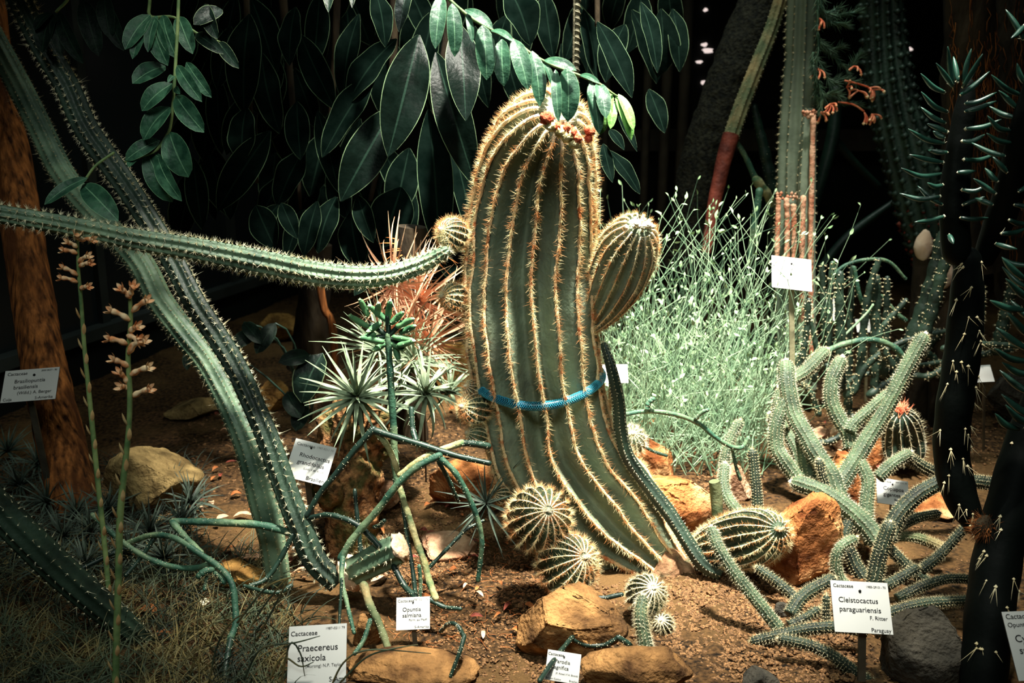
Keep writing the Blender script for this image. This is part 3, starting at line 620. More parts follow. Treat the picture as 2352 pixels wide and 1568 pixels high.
# trunk, far trunks, log
def trunk(name, label, cat, path, m, n=60, ns=20, rough=0.12, fr=9.0, base=None, host=None, part='stem'):
    C, rad = px_path(path, n); T, N, B = frames(C); th = np.arange(ns) * 2 * math.pi / ns
    D = np.cos(th)[None, :, None] * N[:, None, :] + np.sin(th)[None, :, None] * B[:, None, :]
    V = C[:, None, :] + rad[:, None, None] * D; Vf = V.reshape(-1, 3)
    am = np.array([noise.fractal(Vector((q[0] * fr * 3, q[1] * fr * 3, q[2] * fr)), 1.0, 2.0, 4) for q in Vf]).reshape(n, ns)
    V = C[:, None, :] + (rad[:, None] * (1 + rough * am))[..., None] * D
    mb = MB(); mb.add(V.reshape(-1, 3), grid_faces(n, ns, True)); mb.add(V[0], [list(range(ns))[::-1]]); mb.add(V[-1], [list(range(ns))])
    if host is not None: return mb.build(part, m, host)
    b = base if base is not None else np.array([C[-1][0], C[-1][1], C[-1][2]])
    return tag(mb.build(name, m, org=b), label, cat)
trunk('tree_trunk', 'leaning brown tree trunk behind the white label at left', 'trunk', [(-50, -150, 2.68, 38), (-20, 100, 2.62, 40), (10, 280, 2.58, 42), (45, 480, 2.52, 44), (75, 680, 2.46, 46), (110, 880, 2.4, 50), (150, 1060, 2.34, 54), (180, 1180, 2.31, 64)], M['bark'], 90, 26, 0.1)
trunk('dark_tree', 'dark trunk in shade left of the dry orange leaf skirt', 'trunk', [(730, 560, 3.2, 34), (722, 680, 3.2, 36), (712, 800, 3.2, 40), (705, 850, 3.2, 46)], M['bark_dark'], 30, 18)
trunk('dry_branch', 'pale dry forked stick beside the dark trunk', 'branch', [(735, 650, 3.05, 9), (745, 710, 3.05, 9), (765, 760, 3.05, 9), (772, 985, 3.05, 8)], M['bark'], 24, 10)
trunk(None, None, None, [(1500, 1300, 2.0, 60), (1535, 1325, 1.99, 66), (1562, 1352, 1.98, 58), (1580, 1400, 1.97, 48)], M['cork_brown'], 40, 26, .16, 14, host=barrel, part='corky_foot')
log = thing('mossy_log', G(790, 1240), 'upright mossy log with a knot carrying the silver star rosette', 'log')
trunk(None, None, None, [(842, 925, 2.16, 58), (822, 985, 2.15, 86), (800, 1050, 2.13, 76), (800, 1110, 2.1, 74), (806, 1170, 2.08, 64), (806, 1250, 2.06, 52), (808, 1290, 2.05, 46)], M['log'], 90, 36, 0.24, 16, host=log, part='trunk')
c = P(752, 1128, 2.02); v, f = S2; am = np.array([noise.noise(Vector(q * 3)) for q in v]); mb = MB(); mb.add(v * (36 * mpp(c) * (1 + .3 * am))[:, None] * [1, .6, 1.1] + c, f); mb.build('knot', M['log'], log)
trunk('dark_log', 'dark rough log hidden behind the pink and silver leaves', 'log', [(945, 520, 2.42, 34), (940, 640, 2.42, 46), (935, 760, 2.4, 50), (930, 880, 2.38, 46), (930, 1010, 2.36, 50)], M['bark_dark'], 40, 20)

# ------------------------------------------------------------------ plant labels
def text_mesh(s, size, align='LEFT'):
    cu = bpy.data.curves.new('t', 'FONT'); cu.body = s; cu.size = size; cu.align_x = align; cu.resolution_u = 3; cu.extrude = 0.0; cu.offset = 0.007 * size
    o = bpy.data.objects.new('t', cu); COL.objects.link(o); me = bpy.data.meshes.new_from_object(o)
    bpy.data.objects.remove(o); bpy.data.curves.remove(cu); return me
def plant_label(label, cx, cy, Y, wpx, hpx, roll, lines, foot, mstake='stake', yaw=0.0, tilt=26, screw=(0.5, 0.12), skew=0.0):
    c = P(cx, cy, Y); k = mpp(c); W = wpx * k; H = hpx * k
    ax = RT * math.cos(R(roll)) + UP * math.sin(R(roll)); ay = -RT * math.sin(R(roll)) + UP * math.cos(R(roll))
    ax = unit(ax - FW * math.sin(R(yaw))); n = unit(np.cross(ax, ay)); ay = np.cross(n, ax)
    ay = unit(ay * math.cos(R(tilt)) + -n * math.sin(R(tilt))); n = unit(np.cross(ax, ay)); H = H / math.cos(R(tilt))
    h = thing('plant_label', P(foot[0], foot[1], foot[2]), label, 'label', )
    mb = MB(); mb.box(c, ax * W / 2, ay * H / 2, n * 0.0012)
    pl = mb.build('plate', [M['plate'], M['plate_side']], h, False)
    for i, p in enumerate(pl.data.polygons): p.material_index = 0 if abs(p.normal.dot(Vector(n))) > 0.9 else 1
    Mx = Matrix(((ax[0], ay[0], n[0], 0), (ax[1], ay[1], n[1], 0), (ax[2], ay[2], n[2], 0), (0, 0, 0, 1)))
    o0 = ORG[h.name]
    for fx, fy, size, s, al, ink in lines:
        me = text_mesh(s, size * H * .88, {'L': 'LEFT', 'R': 'RIGHT', 'C': 'CENTER'}[al])
        p = c + ax * (fx - .5) * W + ay * (.5 - fy) * H + n * 0.0017
        me.transform(Matrix.Translation(Vector(p - o0)) @ Mx); me.materials.append(M[ink]); t = bpy.data.objects.new('lettering', me); COL.objects.link(t); t.parent = pl
        # the text lies in the plate's own space
    if screw:
        p = c + ax * (screw[0] - .5) * W + ay * (.5 - screw[1]) * H
        mb = MB(); mb.tube([p + n * 0.001, p + n * 0.003], 0.024 * W, 12); mb.build('screw', M['ink'], h)
    top = c - ay * H * 0.3 - n * 0.0035; bot = P(foot[0], foot[1], foot[2]) - np.array([0, 0, 0.03]); d = bot - top; L = np.linalg.norm(d); d = d / L; sd = unit(np.cross(d, n))
    mb = MB(); mb.box((top + bot) / 2, sd * W * 0.068, d * L / 2, unit(np.cross(sd, d)) * 0.002); mb.build('stake', M[mstake], h, False)
    return h
def lab3(name1, name2, f1=0.2): pass
I, FD, GH = 'ink', 'ink_faded', 'ink_ghost'
plant_label('white label reading Brasiliopuntia brasiliensis before the leaning brown trunk', 70, 884, 2.2, 126, 72, 4.5, [(.05, .17, .16, 'Cactaceae', 'L', I), (.96, .10, .085, '2000 8637 - 80', 'R', I), (.2, .42, .185, 'Brasiliopuntia', 'L', I), (.2, .61, .185, 'brasiliensis', 'L', I), (.28, .78, .155, '(Willd.) A. Berger', 'L', I), (.04, .96, .14, 'Cuija', 'L', I), (.95, .96, .14, 'S-Amerika', 'R', I)], (122, 1152, 2.32), screw=(.55, .2))
plant_label('tilted white label reading Rhodocactus grandifolius beside the mossy log', 713, 1061, 1.98, 97, 85, -13.5, [(.06, .15, .125, 'Cactaceae', 'L', FD), (.95, .13, .085, '1987-0211 70', 'R', GH), (.2, .42, .165, 'Rhodocactus', 'L', I), (.2, .6, .165, 'grandifolius', 'L', I), (.9, .72, .085, '(Link) F.M. Knuth', 'R', FD), (.95, .95, .15, 'Brasilien', 'R', I)], (722, 1215, 2.02), screw=(.42, .16))
plant_label('large white label reading Praecereus saxicola among the grass at the front', 729, 1502, 1.5, 134, 118, 3.5, [(.03, .17, .13, 'Cactaceae', 'L', I), (.97, .09, .07, '1987-0211 79', 'R', FD), (.16, .44, .18, 'Praecereus', 'L', I), (.16, .61, .18, 'saxicola', 'L', I), (.94, .72, .085, '(Morong) N.P. Taylor', 'R', FD), (.96, .97, .13, 'S-Am', 'R', I)], (738, 1640, 1.46), screw=None)
plant_label('small white label reading Opuntia salmiana above the broad tan stone', 949, 1408, 1.66, 77, 66, 2.5, [(.04, .15, .14, 'Cactaceae', 'L', FD), (.96, .11, .1, '1987-0211 70', 'R', GH), (.18, .44, .2, 'Opuntia', 'L', I), (.18, .62, .2, 'salmiana', 'L', I), (.93, .74, .11, 'Parm. ex Pfeiff.', 'R', FD), (.97, .96, .12, 'S-Amerika', 'R', FD)], (958, 1500, 1.64), screw=(.5, .17))
plant_label('small white label reading Parodia magnifica at the bottom edge before the tan rock', 1293, 1531, 1.51, 78, 60, -9, [(.02, .17, .15, 'Cactaceae', 'L', I), (.24, .4, .2, 'Parodia', 'L', I), (.12, .6, .2, 'magnifica', 'L', I), (.97, .77, .1, '(F. Ritter) F.H. Brandt', 'R', I), (.02, .96, .1, 'Balloon Cactus', 'L', I), (.98, .96, .1, 'Brasilien', 'R', I)], (1290, 1600, 1.5), screw=(.5, .17))
plant_label('white label reading Cleistocactus paraguariensis before the dark finger stems', 1978, 1394, 1.56, 133, 105, -3, [(.04, .13, .11, 'Cactaceae', 'L', I), (.96, .12, .072, '1985-2910 - 70', 'R', I), (.11, .42, .165, 'Cleistocactus', 'L', I), (.11, .6, .165, 'paraguariensis', 'L', I), (.93, .74, .12, 'F. Ritter', 'R', I), (.97, .97, .125, 'Paraguay', 'R', I)], (1982, 1540, 1.55), screw=(.5, .19))
plant_label('small white label reading Copiapoa gigantea behind the arching dark finger stem', 2050, 1130, 2.2, 74, 55, -8, [(.04, .15, .14, 'Cactaceae', 'L', FD), (.96, .12, .08, '2004 2910 - 80', 'R', FD), (.2, .45, .23, 'Copiapoa', 'L', I), (.2, .68, .23, 'gigantea', 'L', I), (.85, .84, .14, 'Backeb.', 'R', I)], (2046, 1220, 2.2), screw=(.5, .2))
plant_label('blank looking sunlit label on a tall pale stake before the ribbed column', 1818, 628, 2.45, 92, 76, -6.5, [(.2, .4, .12, 'Euphorbia', 'L', GH), (.2, .56, .12, 'ceroides', 'L', GH), (.9, .72, .09, '(hort.) S. Amerika', 'R', GH)], (1824, 1090, 2.46), 'stake_pale', screw=(.5, .2))
plant_label('plain white label half hidden right of the blue hose', 1404, 858, 2.42, 76, 42, 0, [], (1392, 1080, 2.45), 'stake_pale', screw=None)
plant_label('white label cut by the right edge with black lettering', 2394, 1480, 1.42, 150, 138, 2.5, [(.04, .11, .12, 'Cactaceae', 'L', I), (.04, .23, .11, 'Opuntioideae', 'L', I), (.1, .45, .17, 'Cylindropuntia', 'L', I), (.12, .62, .17, 'subulata', 'L', I), (.18, .78, .1, '(Muehlenpf.)', 'L', I)], (2400, 1660, 1.4), screw=None)
plant_label('white label among dotted stems right of the ribbed column', 1908, 710, 3.0, 36, 52, -12, [], (1905, 900, 3.05), 'stake_pale', screw=None)
plant_label('small white label low in the dotted stem thicket', 1990, 748, 2.95, 48, 30, 0, [], (1990, 900, 3.0), 'stake_pale', screw=None)
plant_label('small white label behind the black stem at right', 2258, 858, 2.55, 42, 38, 3, [], (2262, 1010, 2.6), 'stake', screw=None)
plant_label('dim small label behind the silver rosettes', 974, 878, 2.3, 32, 24, -4, [], (978, 1080, 2.36), 'stake', screw=None)

# ------------------------------------------------------------------ finger cactus clump
def finger(host, pts, r, mskin='finger', tipped=True, Ydef=None, nsp=3, part='stem', L=0.010):
    path = [(x, y, Y, rr) for (x, y, Y), rr in zip(pts, np.broadcast_to(r, len(pts)))]
    A = [P(a, b, c) for a, b, c, _ in path]; ln = sum(np.linalg.norm(A[i + 1] - A[i]) for i in range(len(A) - 1))
    n = max(12, int(ln / 0.006)); C, rad = px_path(path, n)
    C, rad = (C[::-1], rad[::-1]); rad = rad * np.linspace(1.0, 0.86, n)
    if tipped: C, rad = rounded(C, rad, 5)
    V, Fs, rg = ribbed(C, rad, 12, 0.1, 4, 0.25, 1.0); mb = MB(); mb.add(V, *Fs); b = mb.build(part, M[mskin], host)
    s = MB()
    for r_ in rg:
        Q, N = along(r_, 0.0062, .1); dots(s, Q, 0.0008); spines(s, Q, N, nsp + 1, L * .75, 0.00022, 0.9)
    if tipped: dots(s, C[-1:] , rad.max() * .35); spines(s, np.repeat(C[-3:-2], 16, 0), np.repeat(unit(C[-1] - C[-4])[None], 16, 0), 1, .012, .0005, .5)
    stuff(s.build('spines', M['spine_cream' if mskin == 'finger' else 'spine_dull'], b, False)); return b
clump = thing('finger_cactus', G(1985, 1330), 'sprawling finger cactus clump with many bristly upright stems at right', 'cactus')
def zz(l, y0, y1):
    t = np.linspace(y0, y1, len(l)); return [(a, b, c) for (a, b), c in zip(l, t)]
for l, y0, y1, r, mk in [
    ([(1806, 846), (1809, 890), (1823, 952), (1849, 998), (1874, 1041), (1908, 1092), (1930, 1150), (1975, 1215)], 2.2, 2.0, 22, 'finger'),
    ([(1803, 922), (1785, 972), (1783, 1023), (1798, 1054), (1834, 1100)], 2.16, 2.1, 18, 'finger'),
    ([(1838, 1112), (1885, 1128), (1936, 1160), (1987, 1205), (2018, 1245)], 2.06, 1.96, 23, 'finger'),
    ([(1848, 1010), (1856, 1050), (1862, 1105)], 2.14, 2.1, 25, 'finger'),
    ([(1883, 1064), (1888, 1090), (1903, 1124)], 2.05, 2.04, 11, 'finger_dark'),
    ([(2117, 782), (2078, 855), (2034, 939), (1996, 1003), (1968, 1050), (1943, 1090), (1925, 1120)], 2.16, 2.06, 20, 'finger'),
    ([(2034, 908), (1994, 944), (1963, 972), (1952, 992)], 2.14, 2.12, 14, 'finger'),
    ([(1928, 834), (1912, 872), (1910, 921), (1928, 962), (1948, 993), (1956, 1030)], 2.2, 2.12, 18, 'finger'),
    ([(2082, 1044), (2050, 1065), (2017, 1097)], 2.1, 2.08, 15, 'finger'),
    ([(2086, 1050), (2120, 1072), (2165, 1092), (2215, 1102), (2275, 1110)], 2.12, 2.16, 16, 'finger_dark'),
    ([(1978, 1067), (1994, 1105), (1990, 1160), (1992, 1210), (2002, 1250)], 2.08, 2.0, 17, 'finger'),
    ([(2180, 1098), (2150, 1112), (2106, 1138), (2068, 1176), (2050, 1207), (2038, 1240)], 2.0, 1.95, 20, 'finger_dark'),
    ([(2040, 1214), (2024, 1262), (2013, 1310), (2008, 1350)], 1.92, 1.9, 19, 'finger_dark'),
    ([(1957, 1240), (1931, 1257), (1920, 1289), (1926, 1325), (1942, 1345)], 1.9, 1.88, 14, 'finger'),
    ([(2101, 1307), (2072, 1325), (2035, 1345)], 1.85, 1.84, 13, 'finger_dark'),
    ([(2036, 1252), (2083, 1299), (2133, 1340)], 1.93, 1.9, 14, 'finger_dark'),
    ([(2214, 1214), (2160, 1273), (2115, 1310)], 1.88, 1.86, 12, 'finger_dark'),
    ([(2050, 1230), (2107, 1235), (2165, 1257)], 1.98, 1.96, 13, 'cereus_old'),
    ([(2235, 1378), (2133, 1385), (2067, 1400), (2010, 1420)], 1.74, 1.7, 14, 'finger_dark'),
    ([(1735, 1472), (1790, 1458), (1860, 1444), (1930, 1440), (1990, 1450)], 1.66, 1.64, 14, 'finger_dark'),
    ([(1637, 1222), (1653, 1262), (1693, 1323), (1741, 1382), (1790, 1445)], 1.78, 1.68, 15, 'finger'),
    ([(1746, 1308), (1780, 1332), (1815, 1362), (1840, 1390)], 1.84, 1.78, 12, 'finger_dark'),
    ([(1906, 1332), (1866, 1354), (1836, 1378), (1815, 1412)], 1.78, 1.72, 16, 'finger_dark'),
    ([(1874, 1402), (1846, 1420), (1812, 1436)], 1.7, 1.69, 11, 'finger_dark'),
    ([(1898, 1375), (1897, 1405), (1900, 1440)], 1.72, 1.71, 10, 'finger_dark'),
    ([(1800, 1468), (1860, 1482), (1915, 1508), (1960, 1540), (2000, 1570)], 1.6, 1.56, 14, 'finger_dark'),
    ([(2150, 1180), (2105, 1190), (2060, 1212)], 2.02, 1.98, 12, 'finger_dark'),
    ([(1960, 1180), (1940, 1230), (1960, 1290), (1985, 1330)], 2.0, 1.94, 17, 'finger_dark'),
    ([(2230, 1330), (2170, 1330), (2110, 1350), (2060, 1375)], 1.84, 1.8, 12, 'finger_dark'),
    ([(1890, 812), (1850, 852), (1812, 880), (1790, 930), (1800, 985)], 2.45, 2.36, 17, 'finger'),
    ([(1780, 962), (1810, 995), (1835, 1040), (1850, 1110)], 2.4, 2.3, 19, 'finger')]:
    finger(clump, zz(l, y0, y1), r, mk)
h = thing('finger_cactus', G(1500, 1590), 'single fuzzy finger stem standing upright at the bottom centre', 'cactus')
finger(h, zz([(1475, 1380), (1472, 1416), (1483, 1483), (1497, 1560), (1505, 1620)], 1.6, 1.52), [15, 17, 18, 19, 19], 'finger', nsp=5, L=.012)
h = thing('finger_cactus', G(1739, 1180), 'thin dark finger stem standing on the orange boulder', 'cactus')
finger(h, zz([(1729, 1043), (1734, 1092), (1739, 1140), (1740, 1200)], 2.06, 2.02), 13, 'finger_dark', L=.006)
h = thing('finger_cactus', G(1700, 1200), 'jointed pale finger stem by the ledge stone', 'cactus')
finger(h, zz([(1664, 1076), (1662, 1110), (1672, 1145), (1700, 1182), (1715, 1215)], 2.12, 2.02), 14, 'finger')
h = thing('finger_cactus', G(1662, 1085), 'pale woolly finger stem leaning out of the feathery bush', 'cactus')
finger(h, zz([(1696, 974), (1676, 1015), (1666, 1050), (1662, 1095)], 2.4, 2.36), 12, 'finger')
h = thing('wooden_peg', G(1648, 1210), 'short cracked dark peg before the ledge stone', 'peg')
trunk(None, None, None, [(1640, 1105, 2.02, 12), (1646, 1150, 2.02, 14), (1648, 1225, 2.01, 9)], M['cereus_old'], 20, 12, host=h, part='shaft')
h = thing('trailing_cactus', G(1640, 1320), 'thin spiny trailing cactus climbing along the right of the barrel cactus', 'cactus')
cereus(h, [(1655, 1318, 1.92, 16), (1610, 1290, 1.93, 18), (1560, 1215, 1.96, 17), (1530, 1170, 1.98, 18), (1480, 1105, 2.0, 17), (1440, 1045, 2.0, 16), (1425, 985, 2.0, 16), (1420, 920, 2.0, 15), (1405, 850, 2.0, 13), (1388, 795, 2.02, 9)], 110, 7, 0.22, M['cereus_dark'], M['spine_cream'], 0.0075, 5, 0.006, 0.00022, 1.0, 0.0009, per=4)

# ------------------------------------------------------------------ smooth jointed stems
def smooth_stems(host, items, glo='spine_cream'):
    for pts, Y0, Y1, r0, r1, mk in items:
        n = len(pts); Ys = np.linspace(Y0, Y1, n); rs = np.linspace(r0, r1, n)
        C, rad = px_path([(a, b, c, d) for (a, b), c, d in zip(pts, Ys, rs)], max(14, n * 6))
        rad = rad * .92 * (1 + .06 * np.sin(np.arange(len(rad)) * 1.1) + rng.normal(0, .025, len(rad))); mb = MB(); C2, r2 = rounded(C, rad, 4, True); mb.tube(C2, r2, 9, False); b = mb.build('stem', M[mk], host)
        T, N, B = frames(C); m = int(len(C) * 2.2); i = rng.integers(0, len(C), m); a = rng.uniform(0, 6.28, m)
        d = np.cos(a)[:, None] * N[i] + np.sin(a)[:, None] * B[i]; s = MB(); dots(s, C[i] + d * rad[i][:, None], 0.0008); stuff(s.build('glochids', M[glo], b, False))
S, SD, SW = 'stem', 'stem_dark', 'stem_woody'
h = thing('jointed_cactus', G(950, 1380), 'thin jointed green cactus branching behind the Opuntia label', 'cactus')
smooth_stems(h, [
    ([(891, 770), (898, 880), (904, 980), (906, 1050), (912, 1110)], 1.95, 1.92, 8.5, 10, S),
    ([(857, 986), (818, 1029), (774, 1085), (735, 1132), (706, 1182)], 1.9, 1.86, 9, 7, SD),
    ([(859, 988), (907, 1003), (984, 1026), (1047, 1046), (1122, 1063)], 1.9, 1.86, 9, 7, SD),
    ([(864, 992), (889, 1023), (906, 1060), (914, 1085)], 1.9, 1.9, 8, 7, SW),
    ([(1008, 1046), (958, 1072), (915, 1110), (869, 1169), (831, 1212), (805, 1245), (784, 1280)], 1.84, 1.78, 9, 10, S),
    ([(1060, 1017), (1019, 1031), (965, 1055), (918, 1090)], 1.9, 1.86, 9, 7, SW),
    ([(1060, 1017), (1090, 1019), (1120, 1024)], 1.9, 1.92, 8, 9, SD),
    ([(1009, 1050), (1047, 1087), (1081, 1151), (1101, 1207), (1107, 1249), (1102, 1299), (1098, 1331)], 1.84, 1.8, 8, 6, S),
    ([(917, 1118), (938, 1182), (958, 1245), (974, 1289), (987, 1337), (1000, 1372)], 1.85, 1.72, 8, 9, SW),
    ([(917, 1126), (926, 1163), (937, 1243), (948, 1310), (955, 1371)], 1.87, 1.75, 5, 6, SD),
    ([(905, 1302), (929, 1345), (956, 1372)], 1.78, 1.72, 8, 8, SD),
    ([(710, 1189), (747, 1182), (779, 1187), (817, 1203), (849, 1230), (872, 1256)], 1.86, 1.8, 6, 9, SD),
    ([(815, 1126), (820, 1182), (827, 1250), (832, 1300)], 1.92, 1.86, 5, 7, SD),
    ([(787, 1282), (785, 1331), (798, 1390), (813, 1452)], 1.76, 1.66, 7, 5, S),
    ([(836, 1345), (850, 1390), (868, 1425), (892, 1490)], 1.72, 1.62, 11, 9, 'cereus_old'),
    ([(985, 1375), (1019, 1393), (1057, 1398)], 1.72, 1.7, 7, 5, SD),
    ([(987, 1302), (1030, 1257), (1070, 1217), (1110, 1195)], 1.84, 1.9, 5, 4, SD),
    ([(945, 940), (948, 985), (955, 1010)], 2.0, 1.96, 7, 8, SD),
    ([(1008, 1060), (1030, 1100), (1045, 1135), (1052, 1150)], 1.88, 1.9, 6, 5, SD),
    ([(963, 1300), (966, 1340), (965, 1372)], 1.72, 1.71, 5, 5, S),
    ([(850, 1425), (835, 1470), (815, 1500)], 1.6, 1.55, 6, 6, S),
    ([(785, 1330), (780, 1420), (778, 1480)], 1.68, 1.6, 4, 4, SD),
    ([(860, 1210), (872, 1206), (882, 1196)], 1.8, 1.79, 5, 6, SD)])
# its crown of little joints
for x, y, dx, dy in [(-60, -50, -14, -28), (-62, -22, -34, -20), (-42, -2, -22, 8), (-18, 14, -44, -8), (-10, -38, -30, -26), (0, -40, 4, -34), (12, -30, 22, -20), (30, -22, 30, -14), (40, -8, 26, -12), (20, 4, 36, 6), (-26, -26, -20, 14), (4, 16, 30, 14), (34, 22, 28, -8), (22, 30, 6, 22), (-30, -50, 2, -20), (-14, 22, -18, 10)]:
    Yc = 1.95 + random.uniform(-.02, .02); C, rad = px_path([(891 + x * .8, 770 + y, Yc, 6.5), (891 + x * .8 + dx * .5, 770 + y + dy * .5, Yc, 8), (891 + x * .8 + dx, 770 + y + dy, Yc - .01, 6)], 8)
    C2, r2 = rounded(C, rad, 4, True); mb = MB(); mb.tube(C2, r2, 9, False); b = mb.build('joint', M['joint'], h)
    s = MB(); i = rng.integers(0, len(C2), 14); dots(s, C2[i] + rng.normal(0, 1, (14, 3)) * r2[i][:, None] * .55, .0012); dots(s, C2[-1:] , .0045); stuff(s.build('glochids', M['rush_leaf'], b, False))
for x, y, tx, ty in [(893, 772, 850, 745), (893, 772, 925, 738), (893, 770, 890, 725), (893, 775, 930, 790), (893, 772, 862, 775)]:
    mb = MB(); C, rad = px_path([(x, y, 1.95, 6), (tx, ty, 1.95, 6)], 8); mb.tube(C, rad, 8); mb.build('stem', M['stem_dark'], h)
h = thing('jointed_cactus', G(540, 1480), 'smooth arching green stems sprawling over the grass at lower left', 'cactus')
smooth_stems(h, [
    ([(398, 1198), (453, 1198), (533, 1201), (600, 1206), (664, 1222)], 1.88, 1.86, 9, 10, S),
    ([(290, 1248), (347, 1229), (400, 1235), (453, 1267), (507, 1305), (533, 1342), (540, 1390), (541, 1433), (529, 1467)], 1.78, 1.62, 7, 9, S),
    ([(213, 1182), (248, 1217), (288, 1249), (333, 1278), (387, 1299), (440, 1305), (478, 1297)], 1.76, 1.72, 6, 8, S),
    ([(397, 1201), (427, 1235), (462, 1268)], 1.84, 1.78, 9, 7, S),
    ([(280, 1260), (200, 1299), (139, 1326)], 1.74, 1.68, 6, 6, SD),
    ([(487, 1308), (470, 1312), (458, 1322)], 1.7, 1.69, 8, 9, S), ([(495, 1315), (508, 1325), (514, 1335)], 1.7, 1.69, 7, 8, S), ([(475, 1325), (472, 1340), (470, 1352)], 1.7, 1.69, 4, 5, S),
    ([(672, 1230), (640, 1290), (610, 1330), (575, 1345)], 1.84, 1.78, 7, 6, SD),
    ([(668, 1345), (640, 1360), (600, 1356), (562, 1345)], 1.8, 1.76, 6, 5, SD),
    ([(530, 1465), (520, 1520), (512, 1590)], 1.62, 1.52, 8, 8, SD),
    ([(355, 1235), (320, 1285), (290, 1320)], 1.76, 1.72, 6, 6, SD)])
h = thing('jointed_cactus', G(1240, 1575), 'thin dark jointed stem crossing the tan rock and the small label', 'cactus')
smooth_stems(h, [
    ([(1339, 1361), (1331, 1403), (1315, 1459)], 1.7, 1.62, 6, 8, SD), ([(1315, 1462), (1280, 1505), (1240, 1562)], 1.6, 1.46, 6, 7, SD),
    ([(1341, 1366), (1381, 1373), (1427, 1365)], 1.68, 1.68, 6, 6, SD), ([(1315, 1467), (1347, 1481), (1387, 1481), (1420, 1464)], 1.6, 1.6, 6, 6, SD),
    ([(1420, 1464), (1445, 1480), (1462, 1505)], 1.6, 1.6, 7, 8, SD), ([(1328, 1386), (1316, 1378), (1306, 1366)], 1.68, 1.7, 6, 5, SD)])
h = thing('jointed_cactus', G(1050, 1480), 'short dark stem drooping over the broad tan stone', 'cactus')
smooth_stems(h, [([(1012, 1450), (1030, 1432), (1050, 1436), (1066, 1462)], 1.62, 1.58, 5, 6, SD), ([(1066, 1462), (1056, 1497), (1035, 1552)], 1.57, 1.53, 6, 5, SD)])
h = thing('jointed_cactus', G(1700, 1070), 'slim green stem arching right from behind the barrel cactus', 'cactus')
smooth_stems(h, [([(1431, 952), (1489, 944), (1553, 952), (1604, 972), (1642, 1003), (1681, 1026), (1706, 1026), (1718, 1006)], 2.16, 2.2, 6, 5.5, S), ([(1468, 1018), (1500, 1036), (1530, 1046)], 2.16, 2.16, 4, 4, SD),
    ([(1486, 940), (1490, 925), (1500, 917)], 2.16, 2.16, 7, 6, S), ([(1598, 960), (1610, 948), (1625, 941)], 2.17, 2.17, 5, 5, S), ([(1681, 1026), (1690, 1070), (1700, 1100)], 2.2, 2.2, 4, 5, S)])
# ------------------------------------------------------------------ big dark leaved shrub hanging over the back
def branch(host, pts, mk, n=24, part='branch', ns=8):
    C, rad = px_path(pts, n); mb = MB(); mb.tube(C, rad, ns); return mb.build(part, M[mk], host)
sh = thing('broadleaf_shrub', P(800, -60, 2.75), 'large leaved dark shrub hanging behind the barrel cactus and the snaking arm', 'shrub')
for pts in [[(640, -160, 2.85, 12), (650, 0, 2.85, 10), (665, 160, 2.86, 8), (680, 330, 2.86, 6), (690, 480, 2.86, 4)], [(900, -160, 2.8, 12), (905, 0, 2.8, 10), (900, 180, 2.8, 9), (880, 330, 2.8, 7), (850, 460, 2.78, 5)], [(1040, -160, 2.75, 12), (1030, 40, 2.75, 9), (1010, 180, 2.75, 7), (990, 300, 2.74, 5)], [(560, -160, 2.8, 9), (568, 60, 2.8, 7), (575, 240, 2.8, 5), (590, 420, 2.8, 4)], [(780, -160, 2.9, 10), (770, 100, 2.9, 8), (760, 300, 2.9, 6), (770, 450, 2.9, 4)], [(1180, -160, 2.7, 9), (1165, 0, 2.7, 6)], [(1370, -160, 2.8, 8), (1372, 60, 2.8, 6)]]:
    branch(sh, pts, 'bark_dark')
